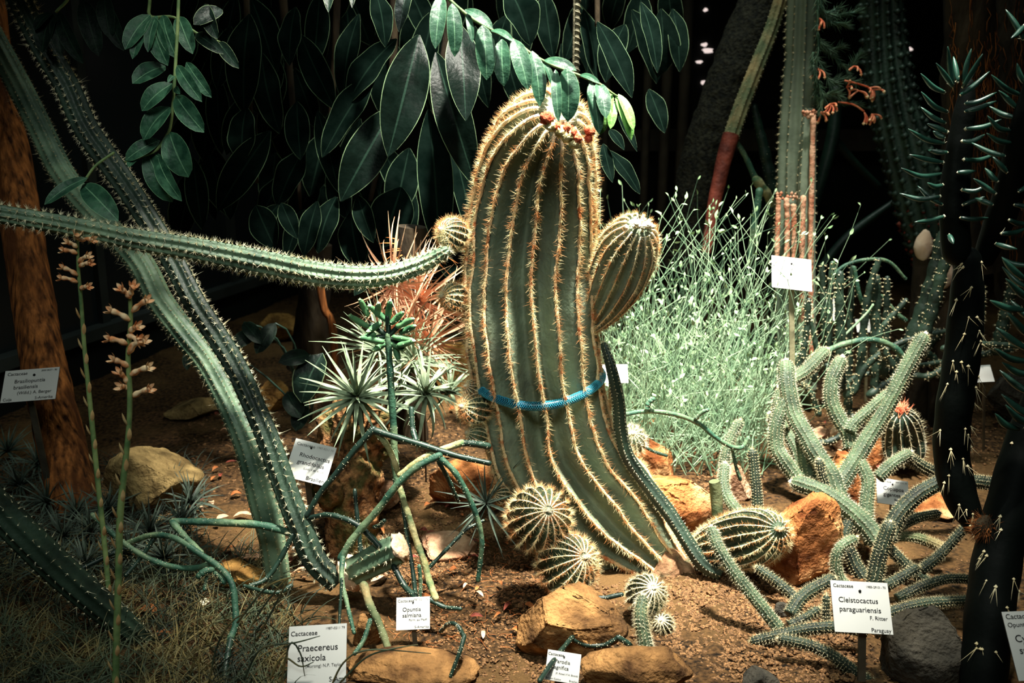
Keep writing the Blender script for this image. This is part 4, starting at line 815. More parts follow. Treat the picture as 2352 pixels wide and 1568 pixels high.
BL = [((962, 80), (895, 349), 112, 2.5, .3), ((905, 245), (789, 454), 104, 2.55, .2), ((867, 160), (747, 354), 78, 2.62, .1), ((911, 89), (803, 236), 88, 2.66, .1), ((825, 32), (790, 225), 66, 2.7, 0), ((691, 80), (766, 246), 72, 2.64, 0), ((573, 32), (561, 254), 92, 2.66, 0),
      ((566, 246), (558, 372), 76, 2.6, 0), ((621, 300), (506, 478), 84, 2.58, 0), ((679, 16), (666, 146), 62, 2.62, 0), ((682, 233), (690, 362), 66, 2.66, 0), ((730, 255), (776, 436), 60, 2.64, 0), ((862, -20), (884, 104), 56, 2.5, .1), ((943, -40), (918, 70), 42, 2.3, .3),
      ((762, -60), (755, 25), 34, 2.4, .2), ((815, -50), (809, 16), 24, 2.4, .2), ((1055, 55), (1069, 269), 88, 2.4, .5), ((1002, 120), (1089, 420), 92, 2.5, .2), ((985, 250), (1008, 572), 92, 2.45, .1), ((1040, 330), (1088, 545), 62, 2.55, .1), ((773, 452), (733, 577), 72, 2.5, 0), ((821, 448), (856, 553), 52, 2.5, 0),
      ((922, 430), (882, 564), 112, 2.52, 0), ((729, 462), (700, 584), 56, 2.46, 0), ((646, 466), (681, 545), 46, 2.46, 0), ((588, 472), (630, 568), 74, 2.5, 0), ((806, 486), (828, 614), 78, 2.54, 0), ((1020, 590), (1040, 640), 42, 2.5, 0), ((852, 640), (816, 678), 34, 2.2, 0), ((1165, -30), (1215, 100), 92, 2.6, 0),
      ((1372, 50), (1447, 218), 64, 2.5, .2), ((1472, 5), (1508, 162), 46, 2.5, .3), ((1385, 330), (1406, 416), 32, 2.3, .2), ((1400, 298), (1432, 343), 26, 2.3, .2), ((1420, 266), (1461, 345), 22, 2.3, .2), ((1398, 345), (1466, 442), 40, 2.45, 0), ((1490, 205), (1525, 302), 48, 2.8, .1),
      ((940, 340), (905, 500), 84, 2.68, 0), ((700, 340), (640, 470), 74, 2.7, 0), ((660, 400), (600, 500), 60, 2.72, 0), ((870, 330), (950, 480), 70, 2.76, 0), ((760, 380), (800, 500), 66, 2.72, 0), ((1000, 20), (960, 210), 76, 2.8, 0), ((735, -20), (720, 150), 62, 2.8, 0), ((600, 120), (640, 300), 76, 2.8, 0), ((530, 60), (500, 200), 60, 2.8, 0), ((880, 420), (960, 560), 76, 2.8, 0),
      ((560, 380), (530, 500), 60, 2.8, 0), ((640, 470), (590, 540), 44, 2.62, 0), ((700, 480), (660, 590), 50, 2.7, 0), ((950, 440), (930, 590), 66, 2.7, 0), ((1090, 60), (1120, 240), 60, 2.8, 0), ((1150, 80), (1200, 260), 60, 2.9, 0), ((1250, -20), (1270, 130), 60, 2.8, 0), ((1340, 20), (1370, 180), 54, 2.9, 0), ((1545, 20), (1560, 160), 54, 2.9, 0), ((1290, 100), (1345, 240), 60, 2.95, 0)]
for i, (b, t, wd_, Y, tl) in enumerate(BL):
    hl = tl >= .3
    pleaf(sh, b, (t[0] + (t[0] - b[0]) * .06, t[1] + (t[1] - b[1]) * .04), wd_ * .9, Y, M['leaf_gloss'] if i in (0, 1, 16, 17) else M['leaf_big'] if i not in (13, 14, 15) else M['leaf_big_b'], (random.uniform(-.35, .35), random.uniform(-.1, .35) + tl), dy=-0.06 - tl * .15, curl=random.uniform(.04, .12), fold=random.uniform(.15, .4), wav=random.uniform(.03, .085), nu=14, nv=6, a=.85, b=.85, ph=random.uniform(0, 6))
for i in range(70):
    x = random.uniform(430, 1110) if i < 58 else random.uniform(1150, 1540); y = random.uniform(-90, 430) if i < 58 else random.uniform(-120, 60); L = random.uniform(120, 190)
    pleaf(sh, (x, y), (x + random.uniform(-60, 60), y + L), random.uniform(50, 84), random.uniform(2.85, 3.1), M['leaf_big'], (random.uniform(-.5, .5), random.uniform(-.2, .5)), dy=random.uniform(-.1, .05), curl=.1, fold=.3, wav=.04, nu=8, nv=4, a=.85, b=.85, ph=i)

# unseen leaves added above the view to shade the shrub and stems below
for i in range(250):
    x, y, z = random.uniform(-1.7, -.22), random.uniform(2.08, 3.3), random.uniform(1.48, 1.85)
    if i >= 225: x, y = random.uniform(.45, 1.7), random.uniform(2.9, 3.6)
    elif i >= 100: x, y, z = random.uniform(-1.5, -.75), random.uniform(1.88, 2.4), random.uniform(1.36, 1.55)
    p = np.array([x, y, z]); a_ = random.uniform(0, 6.28); q = p + np.array([math.cos(a_), math.sin(a_), -.25]) * .2
    leaf('leaf', p, q, .09, (random.uniform(-.3, .3), random.uniform(-.3, .3), 1), M['leaf_big'], sh, curl=.08, fold=.2, nu=6, nv=2, a=.85, b=.85)
# leafy vine across the top of the barrel cactus
vn = thing('leafy_vine', P(1033, -20, 1.74), 'bright green leafy vine sprig hanging over the barrel cactus crown', 'vine')
branch(vn, [(1000, -40, 1.8, 4.5), (1033, 0, 1.79, 4.2), (1078, 38, 1.78, 4), (1125, 67, 1.77, 4), (1180, 93, 1.76, 3.8), (1221, 124, 1.75, 3.6), (1269, 150, 1.74, 3.4), (1333, 174, 1.73, 3.2), (1374, 191, 1.72, 3), (1406, 214, 1.72, 2.6), (1419, 222, 1.72, 2)], 'stalk', 60, 'stem')
for b, t, wd_, c in [((1014, -12), (1000, 112), 36, 0), ((1038, 8), (1044, 131), 36, 0), ((1074, 28), (1086, 98), 15, 0), ((1068, 22), (1132, 66), 26, 0), ((1108, 58), (1118, 184), 46, 0), ((1128, 70), (1180, 96), 18, 0), ((1153, 90), (1158, 198), 40, 0), ((1180, 90), (1213, 206), 42, 0), ((1222, 117), (1240, 244), 38, 0), ((1246, 135), (1271, 202), 15, 0), ((1250, 138), (1324, 162), 26, 0),
                  ((1276, 160), (1283, 280), 24, 0), ((1302, 155), (1304, 280), 50, 0), ((1332, 172), (1378, 192), 15, 0), ((1356, 190), (1376, 308), 34, 0), ((1374, 190), (1392, 272), 34, 0), ((1404, 213), (1378, 310), 34, 1), ((1414, 217), (1450, 322), 30, 1), ((1420, 216), (1455, 300), 24, 1), ((1408, 230), (1402, 296), 22, 1)]:
    pleaf(vn, b, t, wd_ * 1.02, 1.75 if b[0] < 1250 else 1.725, M['leaf_young' if c else 'leaf_vine'], (random.uniform(-.25, .35), random.uniform(.2, .5)), dy=random.uniform(-.05, -.01), curl=.1, fold=.22, wav=.01, nu=10, nv=4, a=.6, b=.6)
# vine at the left
vl = thing('leafy_vine', P(405, -20, 1.95), 'green leafy vine hanging in front of the dark spiny cereus at left', 'vine')
branch(vl, [(412, -60, 2.0, 4), (408, 60, 1.97, 4), (404, 130, 1.95, 4), (400, 200, 1.93, 4), (394, 271, 1.92, 3.8), (386, 306, 1.92, 3.6), (357, 346, 1.91, 3.2), (322, 360, 1.9, 2.6), (286, 372, 1.9, 2)], 'stalk', 44, 'stem')
for b, t, wd_ in [((396, 192), (326, 255), 46), ((391, 246), (330, 322), 54), ((407, 150), (464, 234), 32), ((428, 143), (486, 224), 30), ((404, 220), (469, 304), 46), ((389, 303), (433, 407), 62), ((367, 322), (288, 368), 36), ((338, 349), (396, 464), 56), ((360, 352), (418, 462), 38), ((320, 362), (296, 384), 24), ((400, 175), (385, 190), 12), ((402, 200), (414, 216), 14)]:
    pleaf(vl, b, t, wd_ * 1.05, 1.92, M['leaf_vine'], (random.uniform(-.4, .4), random.uniform(-.1, .4)), dy=random.uniform(-.06, 0), curl=.1, fold=.25, wav=.015, nu=10, nv=4, a=.6, b=.6)
va = thing('leafy_vine', P(345, -40, 2.1), 'cluster of drooping dim leaves at the top left', 'vine')
branch(va, [(340, -80, 2.1, 4), (344, 0, 2.1, 4), (346, 38, 2.1, 4), (400, 40, 2.1, 3), (455, 78, 2.1, 3), (505, 96, 2.1, 2)], 'stalk', 30, 'stem')
for b, t, wd_ in [((345, 34), (287, 114), 42), ((345, 36), (304, 136), 30), ((349, 40), (386, 151), 46), ((374, 35), (406, 135), 38), ((410, 38), (443, 124), 38), ((510, 22), (445, 57), 40), ((450, 78), (514, 124), 30), ((504, 97), (549, 157), 28), ((380, 152), (304, 192), 46), ((360, 36), (340, 120), 26), ((470, 10), (500, 90), 34)]:
    pleaf(va, b, t, wd_ * 1.05, 2.08, M['leaf_vine' if b[0] < 440 else 'leaf_big_b'], (random.uniform(-.3, .3), random.uniform(0, .4)), dy=-.05, curl=.1, fold=.25, wav=.015, nu=10, nv=4, a=.6, b=.6)
vb = thing('leafy_vine', P(130, -40, 2.2), 'blurred dark leaf cluster in the far top left corner', 'vine')
branch(vb, [(170, -80, 2.2, 4), (160, -10, 2.2, 4), (128, 28, 2.2, 3)], 'stalk', 16, 'stem')
for b, t, wd_ in [((122, 32), (97, 122), 46), ((127, 32), (141, 130), 30), ((135, 28), (191, 146), 38), ((191, 0), (227, 129), 46), ((240, 4), (285, 117), 40), ((240, -10), (255, 90), 40), ((120, 30), (80, 70), 30)]:
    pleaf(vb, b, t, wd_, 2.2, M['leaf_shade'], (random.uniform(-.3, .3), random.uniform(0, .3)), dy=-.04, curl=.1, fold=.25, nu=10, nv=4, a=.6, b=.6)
vc = thing('leafy_vine', P(205, 380, 1.9), 'two drooping leaves resting on the snaking cereus arm', 'vine')
branch(vc, [(262, 350, 1.93, 3), (220, 380, 1.91, 3), (196, 412, 1.89, 3)], 'stalk', 14, 'stem')
for b, t, wd_ in [((201, 408), (102, 470), 30), ((191, 424), (272, 508), 54)]:
    pleaf(vc, b, t, wd_, 1.88, M['leaf_vine'], (.1, .3), dy=-.05, curl=.1, fold=.25, nu=10, nv=4, a=.6, b=.6)
lw = thing('low_plant', P(715, 960, 2.6), 'low broad dark leaves left of the silver star rosette', 'plant')
for b, t, wd_ in [((741, 812), (692, 925), 78), ((712, 815), (640, 832), 38), ((632, 742), (588, 812), 38), ((590, 760), (530, 800), 36), ((700, 930), (680, 990), 40), ((560, 740), (600, 790), 34), ((440, 800), (430, 850), 26), ((660, 900), (690, 960), 46)]:
    pleaf(lw, b, t, wd_, 2.55, M['leaf_big_b' if wd_ > 60 else 'leaf_shade'], (random.uniform(-.3, .3), .3), dy=-.05, curl=.1, fold=.2, wav=.02, nu=8, nv=4, a=.6, b=.6)
    branch(lw, [(b[0], b[1], 2.55, 2.5), ((b[0] + 715) / 2, b[1] + 40, 2.58, 2.5), (715, 965, 2.6, 2.5)], 'stem_dark', 8, 'leaf_stalk', 6)

# ------------------------------------------------------------------ rosettes
def ribbon(L, w, droop, fold, twist=0.0, nu=6):
    """local leaf along +X drooping towards -Z"""
    u = np.linspace(0, 1, nu + 1); a = -droop * u ** 1.4
    dx = np.r_[0, np.cumsum(np.cos((a[1:] + a[:-1]) / 2) * L / nu)]; dz = np.r_[0, np.cumsum(np.sin((a[1:] + a[:-1]) / 2) * L / nu)]
    wd_ = w * (1 - u ** 1.6) * .5 + w * .03; V = []
    for v in (-1, 0, 1):
        V.append(np.stack([dx, v * wd_ + twist * u ** 2 * L, dz + fold * abs(v) * wd_], 1))
    V = np.stack(V, 1).reshape(-1, 3); me = MB(); me.add(V, grid_faces(nu + 1, 3, False)); return me
RB = {}
def ribbon_mesh(key, L, w, droop, fold, twist, m):
    k = (key, round(droop, 1), round(twist, 2))
    if k not in RB:
        o = ribbon(L, w, droop, fold, twist).build('leaf', m); RB[k] = o.data; bpy.data.objects.remove(o)
    return RB[k]
def put_leaf(host, me, p, X, Zup, s, name='leaf'):
    X = unit(X); Y_ = unit(np.cross(Zup, X)); Z = np.cross(X, Y_); o = bpy.data.objects.new(name, me); COL.objects.link(o); o.parent = host; q = np.asarray(p) - ORG[host.name]
    o.matrix_local = Matrix(((X[0] * s, Y_[0] * s, Z[0] * s, q[0]), (X[1] * s, Y_[1] * s, Z[1] * s, q[1]), (X[2] * s, Y_[2] * s, Z[2] * s, q[2]), (0, 0, 0, 1)))
    ORG[o.name] = ORG[host.name]; return o
def rosette(host, c, axis, n, L, w, mk, key, el=(80, -25), droop=(.2, .9), jit=.15, az0=0.0, az1=6.2832):
    axis = unit(axis); e1 = unit(np.cross(axis, [0.3, 1, 0.1])); e2 = np.cross(axis, e1)
    for i in range(n):
        t = i / max(1, n - 1); e = R(el[0] + (el[1] - el[0]) * t + random.uniform(-8, 8)); az = az0 + (i * 2.39996 % 6.2832) / 6.2832 * (az1 - az0) + random.uniform(-jit, jit)
        rd = math.cos(az) * e1 + math.sin(az) * e2; X = rd * math.cos(e) + axis * math.sin(e); up = axis * math.cos(e) - rd * math.sin(e)
        dr = droop[0] + (droop[1] - droop[0]) * t; me = ribbon_mesh(key, L, w, round(dr * 5) / 5, .35, random.choice([-.06, 0, .06]), M[mk])
        put_leaf(host, me, c + X * L * .02, X, up + .01, random.uniform(.75, 1.1) * (0.7 + .3 * min(1, t * 2 + .2)))
c = P(820, 912, 2.03)
h = thing('star_rosette', c, 'large silver star rosette sitting on top of the mossy log', 'air plant')
rosette(h, c, (0.05, -.55, .85), 54, 0.14, 0.0105, 'tilland', 'star', (82, -35), (.1, .5))
mb = MB(); mb.tube([c - (0, 0, .02), c + (0, 0.01, -.06)], .012, 8); mb.build('root', M['bark_dark'], h)
h = thing('star_rosette', P(985, 905, 2.12), 'silver rosette with long drooping leaves right of the tall green stem', 'air plant')
rosette(h, P(978, 905, 2.12), (0.1, -.4, .9), 36, 0.135, 0.011, 'tilland', 'drp', (75, -30), (.5, 1.6))
h = thing('star_rosette', P(1030, 900, 2.2), 'smaller silver rosette close to the blue hose', 'air plant')
rosette(h, P(1032, 900, 2.2), (0.2, -.3, .95), 24, 0.115, 0.010, 'tilland', 'drp2', (80, -10), (.3, 1.2))
h = thing('star_rosette', P(930, 850, 2.2), 'silver rosette half hidden behind the tall green stem', 'air plant')
rosette(h, P(925, 850, 2.2), (-.1, -.5, .85), 30, 0.13, 0.009, 'tilland', 'drp3', (70, -40), (.3, 1.0))
for k, (x, y, Y, n, L, mk, lab) in enumerate([(905, 650, 2.3, 46, .15, 'tilland_pink', 'pink leaved rosette directly under the snaking arm'), (965, 690, 2.28, 46, .15, 'tilland_pink', 'pink leaved rosette cascading nearest the barrel cactus pups'), (930, 760, 2.24, 42, .14, 'tilland_pink', 'pink and green rosette behind the little green joints'), (985, 780, 2.24, 36, .14, 'tilland_pink', 'pink rosette low beside the barrel cactus'), (870, 800, 2.2, 36, .13, 'tilland', 'silver green rosette upper left of the tall green stem'), (950, 825, 2.2, 40, .13, 'tilland', 'silver green rosette under the pink cascade')]):
    h = thing('air_plant', P(x, y, Y), lab, 'air plant'); rosette(h, P(x, y, Y), (random.uniform(-.25, .3), -.7, -.1 if 'pink' in mk else .35), int(n * 1.4), L * 1.15, .0062, mk, 'pk' + mk, (65, -30), (.5, 1.3), .5)
h = thing('air_plant', P(950, 590, 2.4), 'dry orange leaf skirt on the dark log above the pink rosettes', 'air plant')
rosette(h, P(955, 575, 2.4), (0, -.5, .6), 60, .12, .005, 'tilland_dry', 'dry', (30, -75), (.6, 1.8), .5)
h = thing('spiky_rosette', P(1122, 1150, 1.96), 'dark narrow leaved rosette tucked under the barrel cactus at left', 'rosette')
rosette(h, P(1118, 1155, 1.98), (-.35, -.5, .55), 40, .11, .0055, 'tilland_dark', 'dy', (70, -40), (.05, .3), .3)
# dark rosettes over the ground at left
spots = [(318, 1165, 46), (392, 1152, 42), (250, 1200, 40), (180, 1210, 44), (110, 1180, 46), (50, 1140, 46), (20, 1060, 44), (90, 1090, 40), (150, 1260, 42), (215, 1250, 40), (345, 1250, 40), (60, 1280, 46), (420, 1230, 36), (300, 1300, 40), (25, 1220, 44), (380, 1310, 38), (120, 1330, 40), (440, 1180, 34), (200, 1330, 40)]
for k, (x, y, rp) in enumerate(spots):
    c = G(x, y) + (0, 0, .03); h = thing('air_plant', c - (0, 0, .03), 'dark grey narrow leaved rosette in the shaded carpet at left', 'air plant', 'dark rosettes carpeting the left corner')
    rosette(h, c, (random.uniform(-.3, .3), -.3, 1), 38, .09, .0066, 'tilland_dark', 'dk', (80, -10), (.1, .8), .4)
tag(bpy.data.objects['air_plant.007'], 'dark narrow rosette standing alone in front of the olive boulder') if 'air_plant.007' in bpy.data.objects else None

# ------------------------------------------------------------------ grass in the front left corner
def blades(mb, items, n, ns=7):
    """items: (p0, direction, length, width, droop, side bend)"""
    for p, d, L, w_, dr, sb in items:
        d = unit(d); hz = unit(np.array([d[0], d[1], 0]) + 1e-6); u = np.linspace(0, 1, ns); sd = unit(np.cross(d, [0, 0, 1.0]) + 1e-6)
        C = p + d * (u * L)[:, None] + (hz * .5 * dr * L) * (u ** 2)[:, None] - np.array([0, 0, 1.0]) * (dr * L * .75 * u ** 2.2)[:, None] + sd * (sb * L * u ** 2)[:, None]
        ww = (w_ / 2 * (1 - u ** 2) + .0002)[:, None]
        side = unit(np.cross(d, FW) + 1e-6); V = np.stack([C - side * ww, C + (0, -.0006, .0006), C + side * ww], 1).reshape(-1, 3); mb.add(V, grid_faces(ns, 3, False))
mb = MB(); it = []
for i in range(2800):
    x, y = random.uniform(-40, 700), random.uniform(1270, 1640)
    if x > 620 and y < 1400: continue
    p = G(x, min(y, 1700)) - (0, 0, .005); it.append((p, (random.gauss(0, .55), random.gauss(-.1, .5), 1), random.uniform(.05, .15), random.uniform(.0014, .0026), random.uniform(.2, 1.3), random.uniform(-.3, .3)))
blades(mb, it, 7); tag(mb.build('grass', M['grass']), 'thin dark curling grass in the bottom left corner', 'grass', kind='stuff')
mb = MB(); it = []
for i in range(1500):
    x, y = random.uniform(-40, 470), random.uniform(1060, 1330); p = G(x, y); it.append((p, (random.gauss(0, .7), random.gauss(-.1, .6), .8), random.uniform(.04, .09), random.uniform(.0014, .0022), random.uniform(.1, .8), random.uniform(-.2, .2)))
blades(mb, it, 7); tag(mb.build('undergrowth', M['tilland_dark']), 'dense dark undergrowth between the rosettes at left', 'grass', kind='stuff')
# long blades crossing the front label
gh = thing('grass_tuft', G(640, 1560), 'long arching grass blades crossing the large Praecereus label', 'grass')
for pts in [[(560, 1560), (600, 1490), (680, 1475), (735, 1460)], [(780, 1568), (840, 1510), (900, 1490), (960, 1480)], [(640, 1600), (665, 1480), (690, 1500), (700, 1552)], [(590, 1470), (660, 1330), (600, 1400), (560, 1470)], [(750, 1600), (790, 1520), (850, 1492), (990, 1500)], [(620, 1560), (650, 1510), (690, 1530), (720, 1520)], [(545, 1430), (610, 1350), (670, 1325), (672, 1326)], [(480, 1568), (500, 1480), (540, 1420), (600, 1400)]]:
    C, rad = px_path([(a, b, 1.47, r) for (a, b), r in zip(pts, (2.6, 2.4, 2, 1))], 20); mb = MB(); mb.tube(C, rad, 5); mb.build('blade', M['grass'], gh)

# ------------------------------------------------------------------ feathery rush bush at right
bush = thing('feathery_bush', G(1600, 1060), 'feathery pale green bush of thin leafless stems right of the barrel cactus', 'shrub')
lf = []
def bush_stems(n, mk, x0, x1, Y0, Y1, top, part, r=(0.0011, 0.0019), lean=.28):
    mb = MB()
    for i in range(n):
        x = random.uniform(x0, x1); Yb = random.uniform(Y0, Y1); b = P(x, 900, Yb); b = np.array([b[0], b[1], gz(b[0], b[1])]); tp = top(x)
        H = (P(x, tp, Yb)[2]) * (.3 + .7 * random.random() ** 1.7) ; H = max(.12, H); dx = random.gauss(.04, lean) * H; dy = random.gauss(-.04, .2) * H
        n_ = 9; u = np.linspace(0, 1, n_); bend = random.gauss(0, .16) * H
        C = b + np.stack([dx * u + bend * np.sin(u * 3.1) + rng.normal(0, .004, n_), dy * u ** 1.3, H * u ** .92], 1)
        rr = random.uniform(*r) * (1 - .55 * u); mb.tube(C, rr, 4, False)
        for _ in range(random.choice([0, 1, 1, 2])):
            k = random.randint(4, n_ - 1); lf.append((C[k], C[k] - C[k - 1]))
        lf.append((C[-1], C[-1] - C[-2]))
        if random.random() < .45:
            k = random.randint(3, 6); e = C[k] + np.array([random.gauss(0, .09), random.gauss(-.02, .05), random.uniform(.04, .16)]); mb.tube(spline([C[k], (C[k] + e) / 2 + rng.normal(0, .012, 3), e], 6), rr[k] * .8, 4, False); lf.append((e, e - C[k]))
    stuff(mb.build(part, M[mk], bush, True))
top = lambda x: 430 + max(0, abs(x - 1540) - 60) * .55
bush_stems(170, 'rush_dark', 1360, 1760, 2.75, 3.1, top, 'inner_stems')  # inner stems coloured darker to stand for shade between the outer ones
bush_stems(460, 'rush', 1370, 1770, 2.5, 2.9, top, 'stems', (.0009, .0016), .3)
mb = MB()   # low fallen tangle
for i in range(260):
    a = G(random.uniform(1420, 1760), random.uniform(930, 1075)) + (0, 0, random.uniform(0, .12)); d = np.array([random.gauss(0, 1), random.gauss(-.2, .5), random.gauss(0, .25)]); d = unit(d) * random.uniform(.08, .22)
    C = spline([a, a + d * .5 + rng.normal(0, .02, 3), a + d], 8); C[:, 2] = np.maximum(C[:, 2], 0.012); mb.tube(C, random.uniform(.001, .0017), 4, False)
stuff(mb.build('fallen_stems', M['rush'], bush))
mb = MB(); big = 0
for k, (p, d) in enumerate(lf):
    d = unit(d + rng.normal(0, .7, 3) * np.linalg.norm(d)); L = random.uniform(.009, .022); V, Fc, uv = leaf_geo(p, p + d * L, L * random.uniform(.28, .45), rng.normal(0, 1, 3) - FW * 1.5, .1, .2, 0, 3, 2)
    if big < 110 and L > .0165:
        one = MB(); one.add(V, Fc); one.build('leaf', M['rush_leaf'], bush); big += 1
    else: mb.add(V, Fc)
stuff(mb.build('small_leaves', M['rush_leaf'], bush))

# thicket of dotted dark stems further right
th_ = thing('dotted_cactus', G(2010, 940), 'thicket of thin dark stems dotted with cream spines at right', 'cactus')
T_ = [([(1905, 905), (1898, 820), (1892, 720), (1888, 610)], 7), ([(1915, 880), (1905, 780), (1906, 690), (1912, 605)], 7), ([(1930, 890), (1932, 800), (1928, 700), (1930, 630)], 10), ([(1950, 880), (1952, 760), (1955, 680), (1958, 615)], 7), ([(1975, 860), (1985, 740), (1998, 660), (2018, 598)], 8), ([(2015, 890), (2012, 800), (2012, 700), (2012, 640)], 12), ([(2030, 860), (2035, 760), (2038, 640)], 8), ([(2060, 860), (2100, 760), (2135, 660), (2165, 540)], 15), ([(2090, 840), (2135, 730), (2165, 620), (2178, 590)], 13), ([(2075, 880), (2120, 800), (2180, 740), (2190, 700)], 12),
      ([(1870, 870), (1875, 800), (1850, 700)], 6), ([(1830, 880), (1850, 780), (1858, 690)], 7), ([(1960, 900), (1990, 840), (2060, 790), (2170, 760)], 7), ([(1895, 930), (1960, 870), (2040, 850), (2170, 830)], 6), ([(2000, 905), (2040, 880), (2080, 862), (2130, 864), (2170, 845)], 8), ([(1840, 1010), (1900, 1015), (1950, 985), (1958, 955)], 7), ([(1920, 1030), (1950, 1028), (1975, 1030)], 6), ([(1950, 950), (1940, 880), (1900, 840)], 8), ([(2050, 840), (2020, 770), (2080, 690)], 7), ([(1880, 950), (1860, 900), (1840, 880)], 6), ([(2160, 860), (2140, 820), (2100, 800)], 9), ([(2200, 830), (2250, 815), (2330, 800)], 7), ([(2170, 800), (2240, 790), (2352, 795)], 7), ([(2290, 800), (2310, 720), (2330, 640)], 12), ([(2250, 780), (2255, 700), (2256, 660)], 7)]
for pts, r in T_:
    Yc = random.uniform(2.55, 2.95); C, rad = px_path([(a, b, Yc, r * q) for (a, b), q in zip(pts, np.linspace(1.3, .95, len(pts)))], 26); rad = rad * (1 + .12 * np.sin(np.arange(26) * 1.7))
    C2, r2 = rounded(C, rad, 3, True); mb = MB(); mb.tube(C2, r2, 8, False); b = mb.build('stem', M['cereus_dark'], th_); T, N, B = frames(C); m = int(len(C) * 3 + r * 4); i = rng.integers(0, 26, m); a = rng.uniform(0, 6.28, m)
    d = np.cos(a)[:, None] * N[i] + np.sin(a)[:, None] * B[i]; s = MB(); dots(s, C[i] + d * rad[i][:, None], 0.002); spines(s, C[i] + d * rad[i][:, None], d, 2, .008, .0004, .8); stuff(s.build('spines', M['spine_dull'], b, False))
h = thing('arching_stems', G(1990, 950), 'pale green whip stems arching through the dotted thicket', 'cactus')
smooth_stems(h, [([(1905, 640), (1940, 610), (1990, 596), (2040, 600), (2080, 640)], 2.8, 2.8, 5, 4, S), ([(1890, 810), (1940, 790), (2000, 780), (2050, 795), (2080, 825)], 2.6, 2.6, 8, 8, S), ([(1880, 830), (1940, 770), (1990, 720), (2005, 700)], 2.7, 2.7, 3, 3, 'rush'), ([(2025, 680), (2060, 720), (2080, 735)], 2.8, 2.8, 5, 6, S), ([(1962, 615), (1975, 680), (1995, 720)], 2.85, 2.85, 5, 6, S)])

# ------------------------------------------------------------------ ribbed column and trunks behind it
colc = thing('torch_cactus', G(1830, 930), 'tall grey green ribbed column cactus rising out of the top', 'cactus')
cereus(colc, [(1826, 940, 3.15, 44), (1826, 800, 3.15, 44), (1822, 640, 3.15, 44), (1824, 480, 3.15, 44), (1828, 455, 3.15, 40), (1826, 440, 3.15, 42), (1828, 330, 3.15, 42), (1834, 200, 3.15, 38), (1838, 120, 3.15, 34), (1838, 108, 3.15, 36), (1842, 0, 3.15, 35), (1846, -120, 3.15, 34)], 110, 9, 0.3, M['column'], M['spine_dull'], 0.022, 4, 0.010, 0.0007, .9, 0.0024, tip=False, per=6)
cereus(colc, [(1856, 900, 3.05, 20), (1852, 760, 3.05, 22), (1853, 620, 3.05, 20), (1852, 460, 3.05, 21), (1856, 350, 3.05, 19), (1858, 290, 3.05, 17), (1858, 262, 3.06, 12)], 60, 6, 0.25, M['column'], M['spine_dull'], 0.024, 3, 0.008, 0.0007, .9, 0.002, tip=True)
for pts in [[(1868, 265), (1866, 340), (1864, 450), (1862, 560), (1862, 700), (1866, 860)], [(1845, 450), (1842, 560), (1842, 640), (1840, 760)], [(1806, 455), (1808, 520), (1806, 640)], [(1788, 455), (1786, 520), (1784, 600)], [(1822, 470), (1824, 540), (1822, 610)]]:
    C, rad = px_path([(a, b, 3.0 if a > 1840 else 3.05, 5) for a, b in pts], 40); rad = rad * (1 + .5 * rng.random(40)); mb = MB(); mb.tube(C, rad, 6); mb.build('corky_ridge', M['cork_pink'], colc)
for y0, x0, x1, Yq in [(452, 1786, 1862, 3.06), (600, 1790, 1850, 3.06), (262, 1845, 1872, 3.0)]:
    mb = MB()
    for k in range(26):
        x = x0 + (x1 - x0) * k / 25; dots(mb, P(x, y0 + random.uniform(-8, 8), Yq)[None] + rng.normal(0, .002, (1, 3)), .006)
    stuff(mb.build('corky_ring', M['cork_pink'], colc))
h = thing('leaning_cactus', P(1625, 560, 3.3), 'thin leaning cactus pole with bare red lower half', 'cactus')
trunk(None, None, None, [(1622, 580, 3.25, 11), (1635, 500, 3.28, 14), (1655, 400, 3.32, 17), (1680, 310, 3.36, 19)], M['bark_red'], 40, 14, .08, host=h, part='bare_stem')
cereus(h, [(1678, 318, 3.36, 19), (1705, 240, 3.4, 19), (1740, 150, 3.44, 18), (1775, 60, 3.48, 17), (1810, -60, 3.5, 16)], 50, 8, .2, M['cereus_old'], M['spine_dull'], .02, 2, .004, .0006, 1, .0015, tip=False)
trunk('scaly_trunk', 'thick leaning dark trunk with a scaly skin', 'trunk', [(1570, 620, 3.6, 46), (1590, 500, 3.6, 50), (1615, 380, 3.62, 54), (1655, 260, 3.64, 56), (1700, 140, 3.66, 58), (1750, 20, 3.7, 58), (1790, -80, 3.72, 58)], M['reticulate'], 90, 22, .1, 16, base=np.array([0.9, 3.6, 0.3]))
h = thing('forked_cactus', P(1770, 480, 3.4), 'small forked green cactus between the leaning pole and the column', 'cactus')
smooth_stems(h, [([(1772, 470), (1752, 435), (1735, 410), (1712, 360), (1690, 322)], 3.4, 3.4, 10, 6, S), ([(1775, 440), (1765, 390), (1752, 330), (1740, 280), (1733, 246)], 3.45, 3.45, 18, 8, SD), ([(1738, 415), (1765, 450), (1775, 480)], 3.38, 3.4, 12, 10, SW), ([(1722, 590), (1732, 520), (1744, 440)], 3.2, 3.2, 7, 10, S)])
branch(h, [(1772, 465, 3.4, 10), (1775, 640, 3.4, 11), (1776, 900, 3.4, 12)], 'stem_dark', 20, 'stem')
h = thing('tubercled_cactus', P(2120, 640, 3.2), 'dark drooping cactus trunk covered in knobbly bumps', 'cactus')
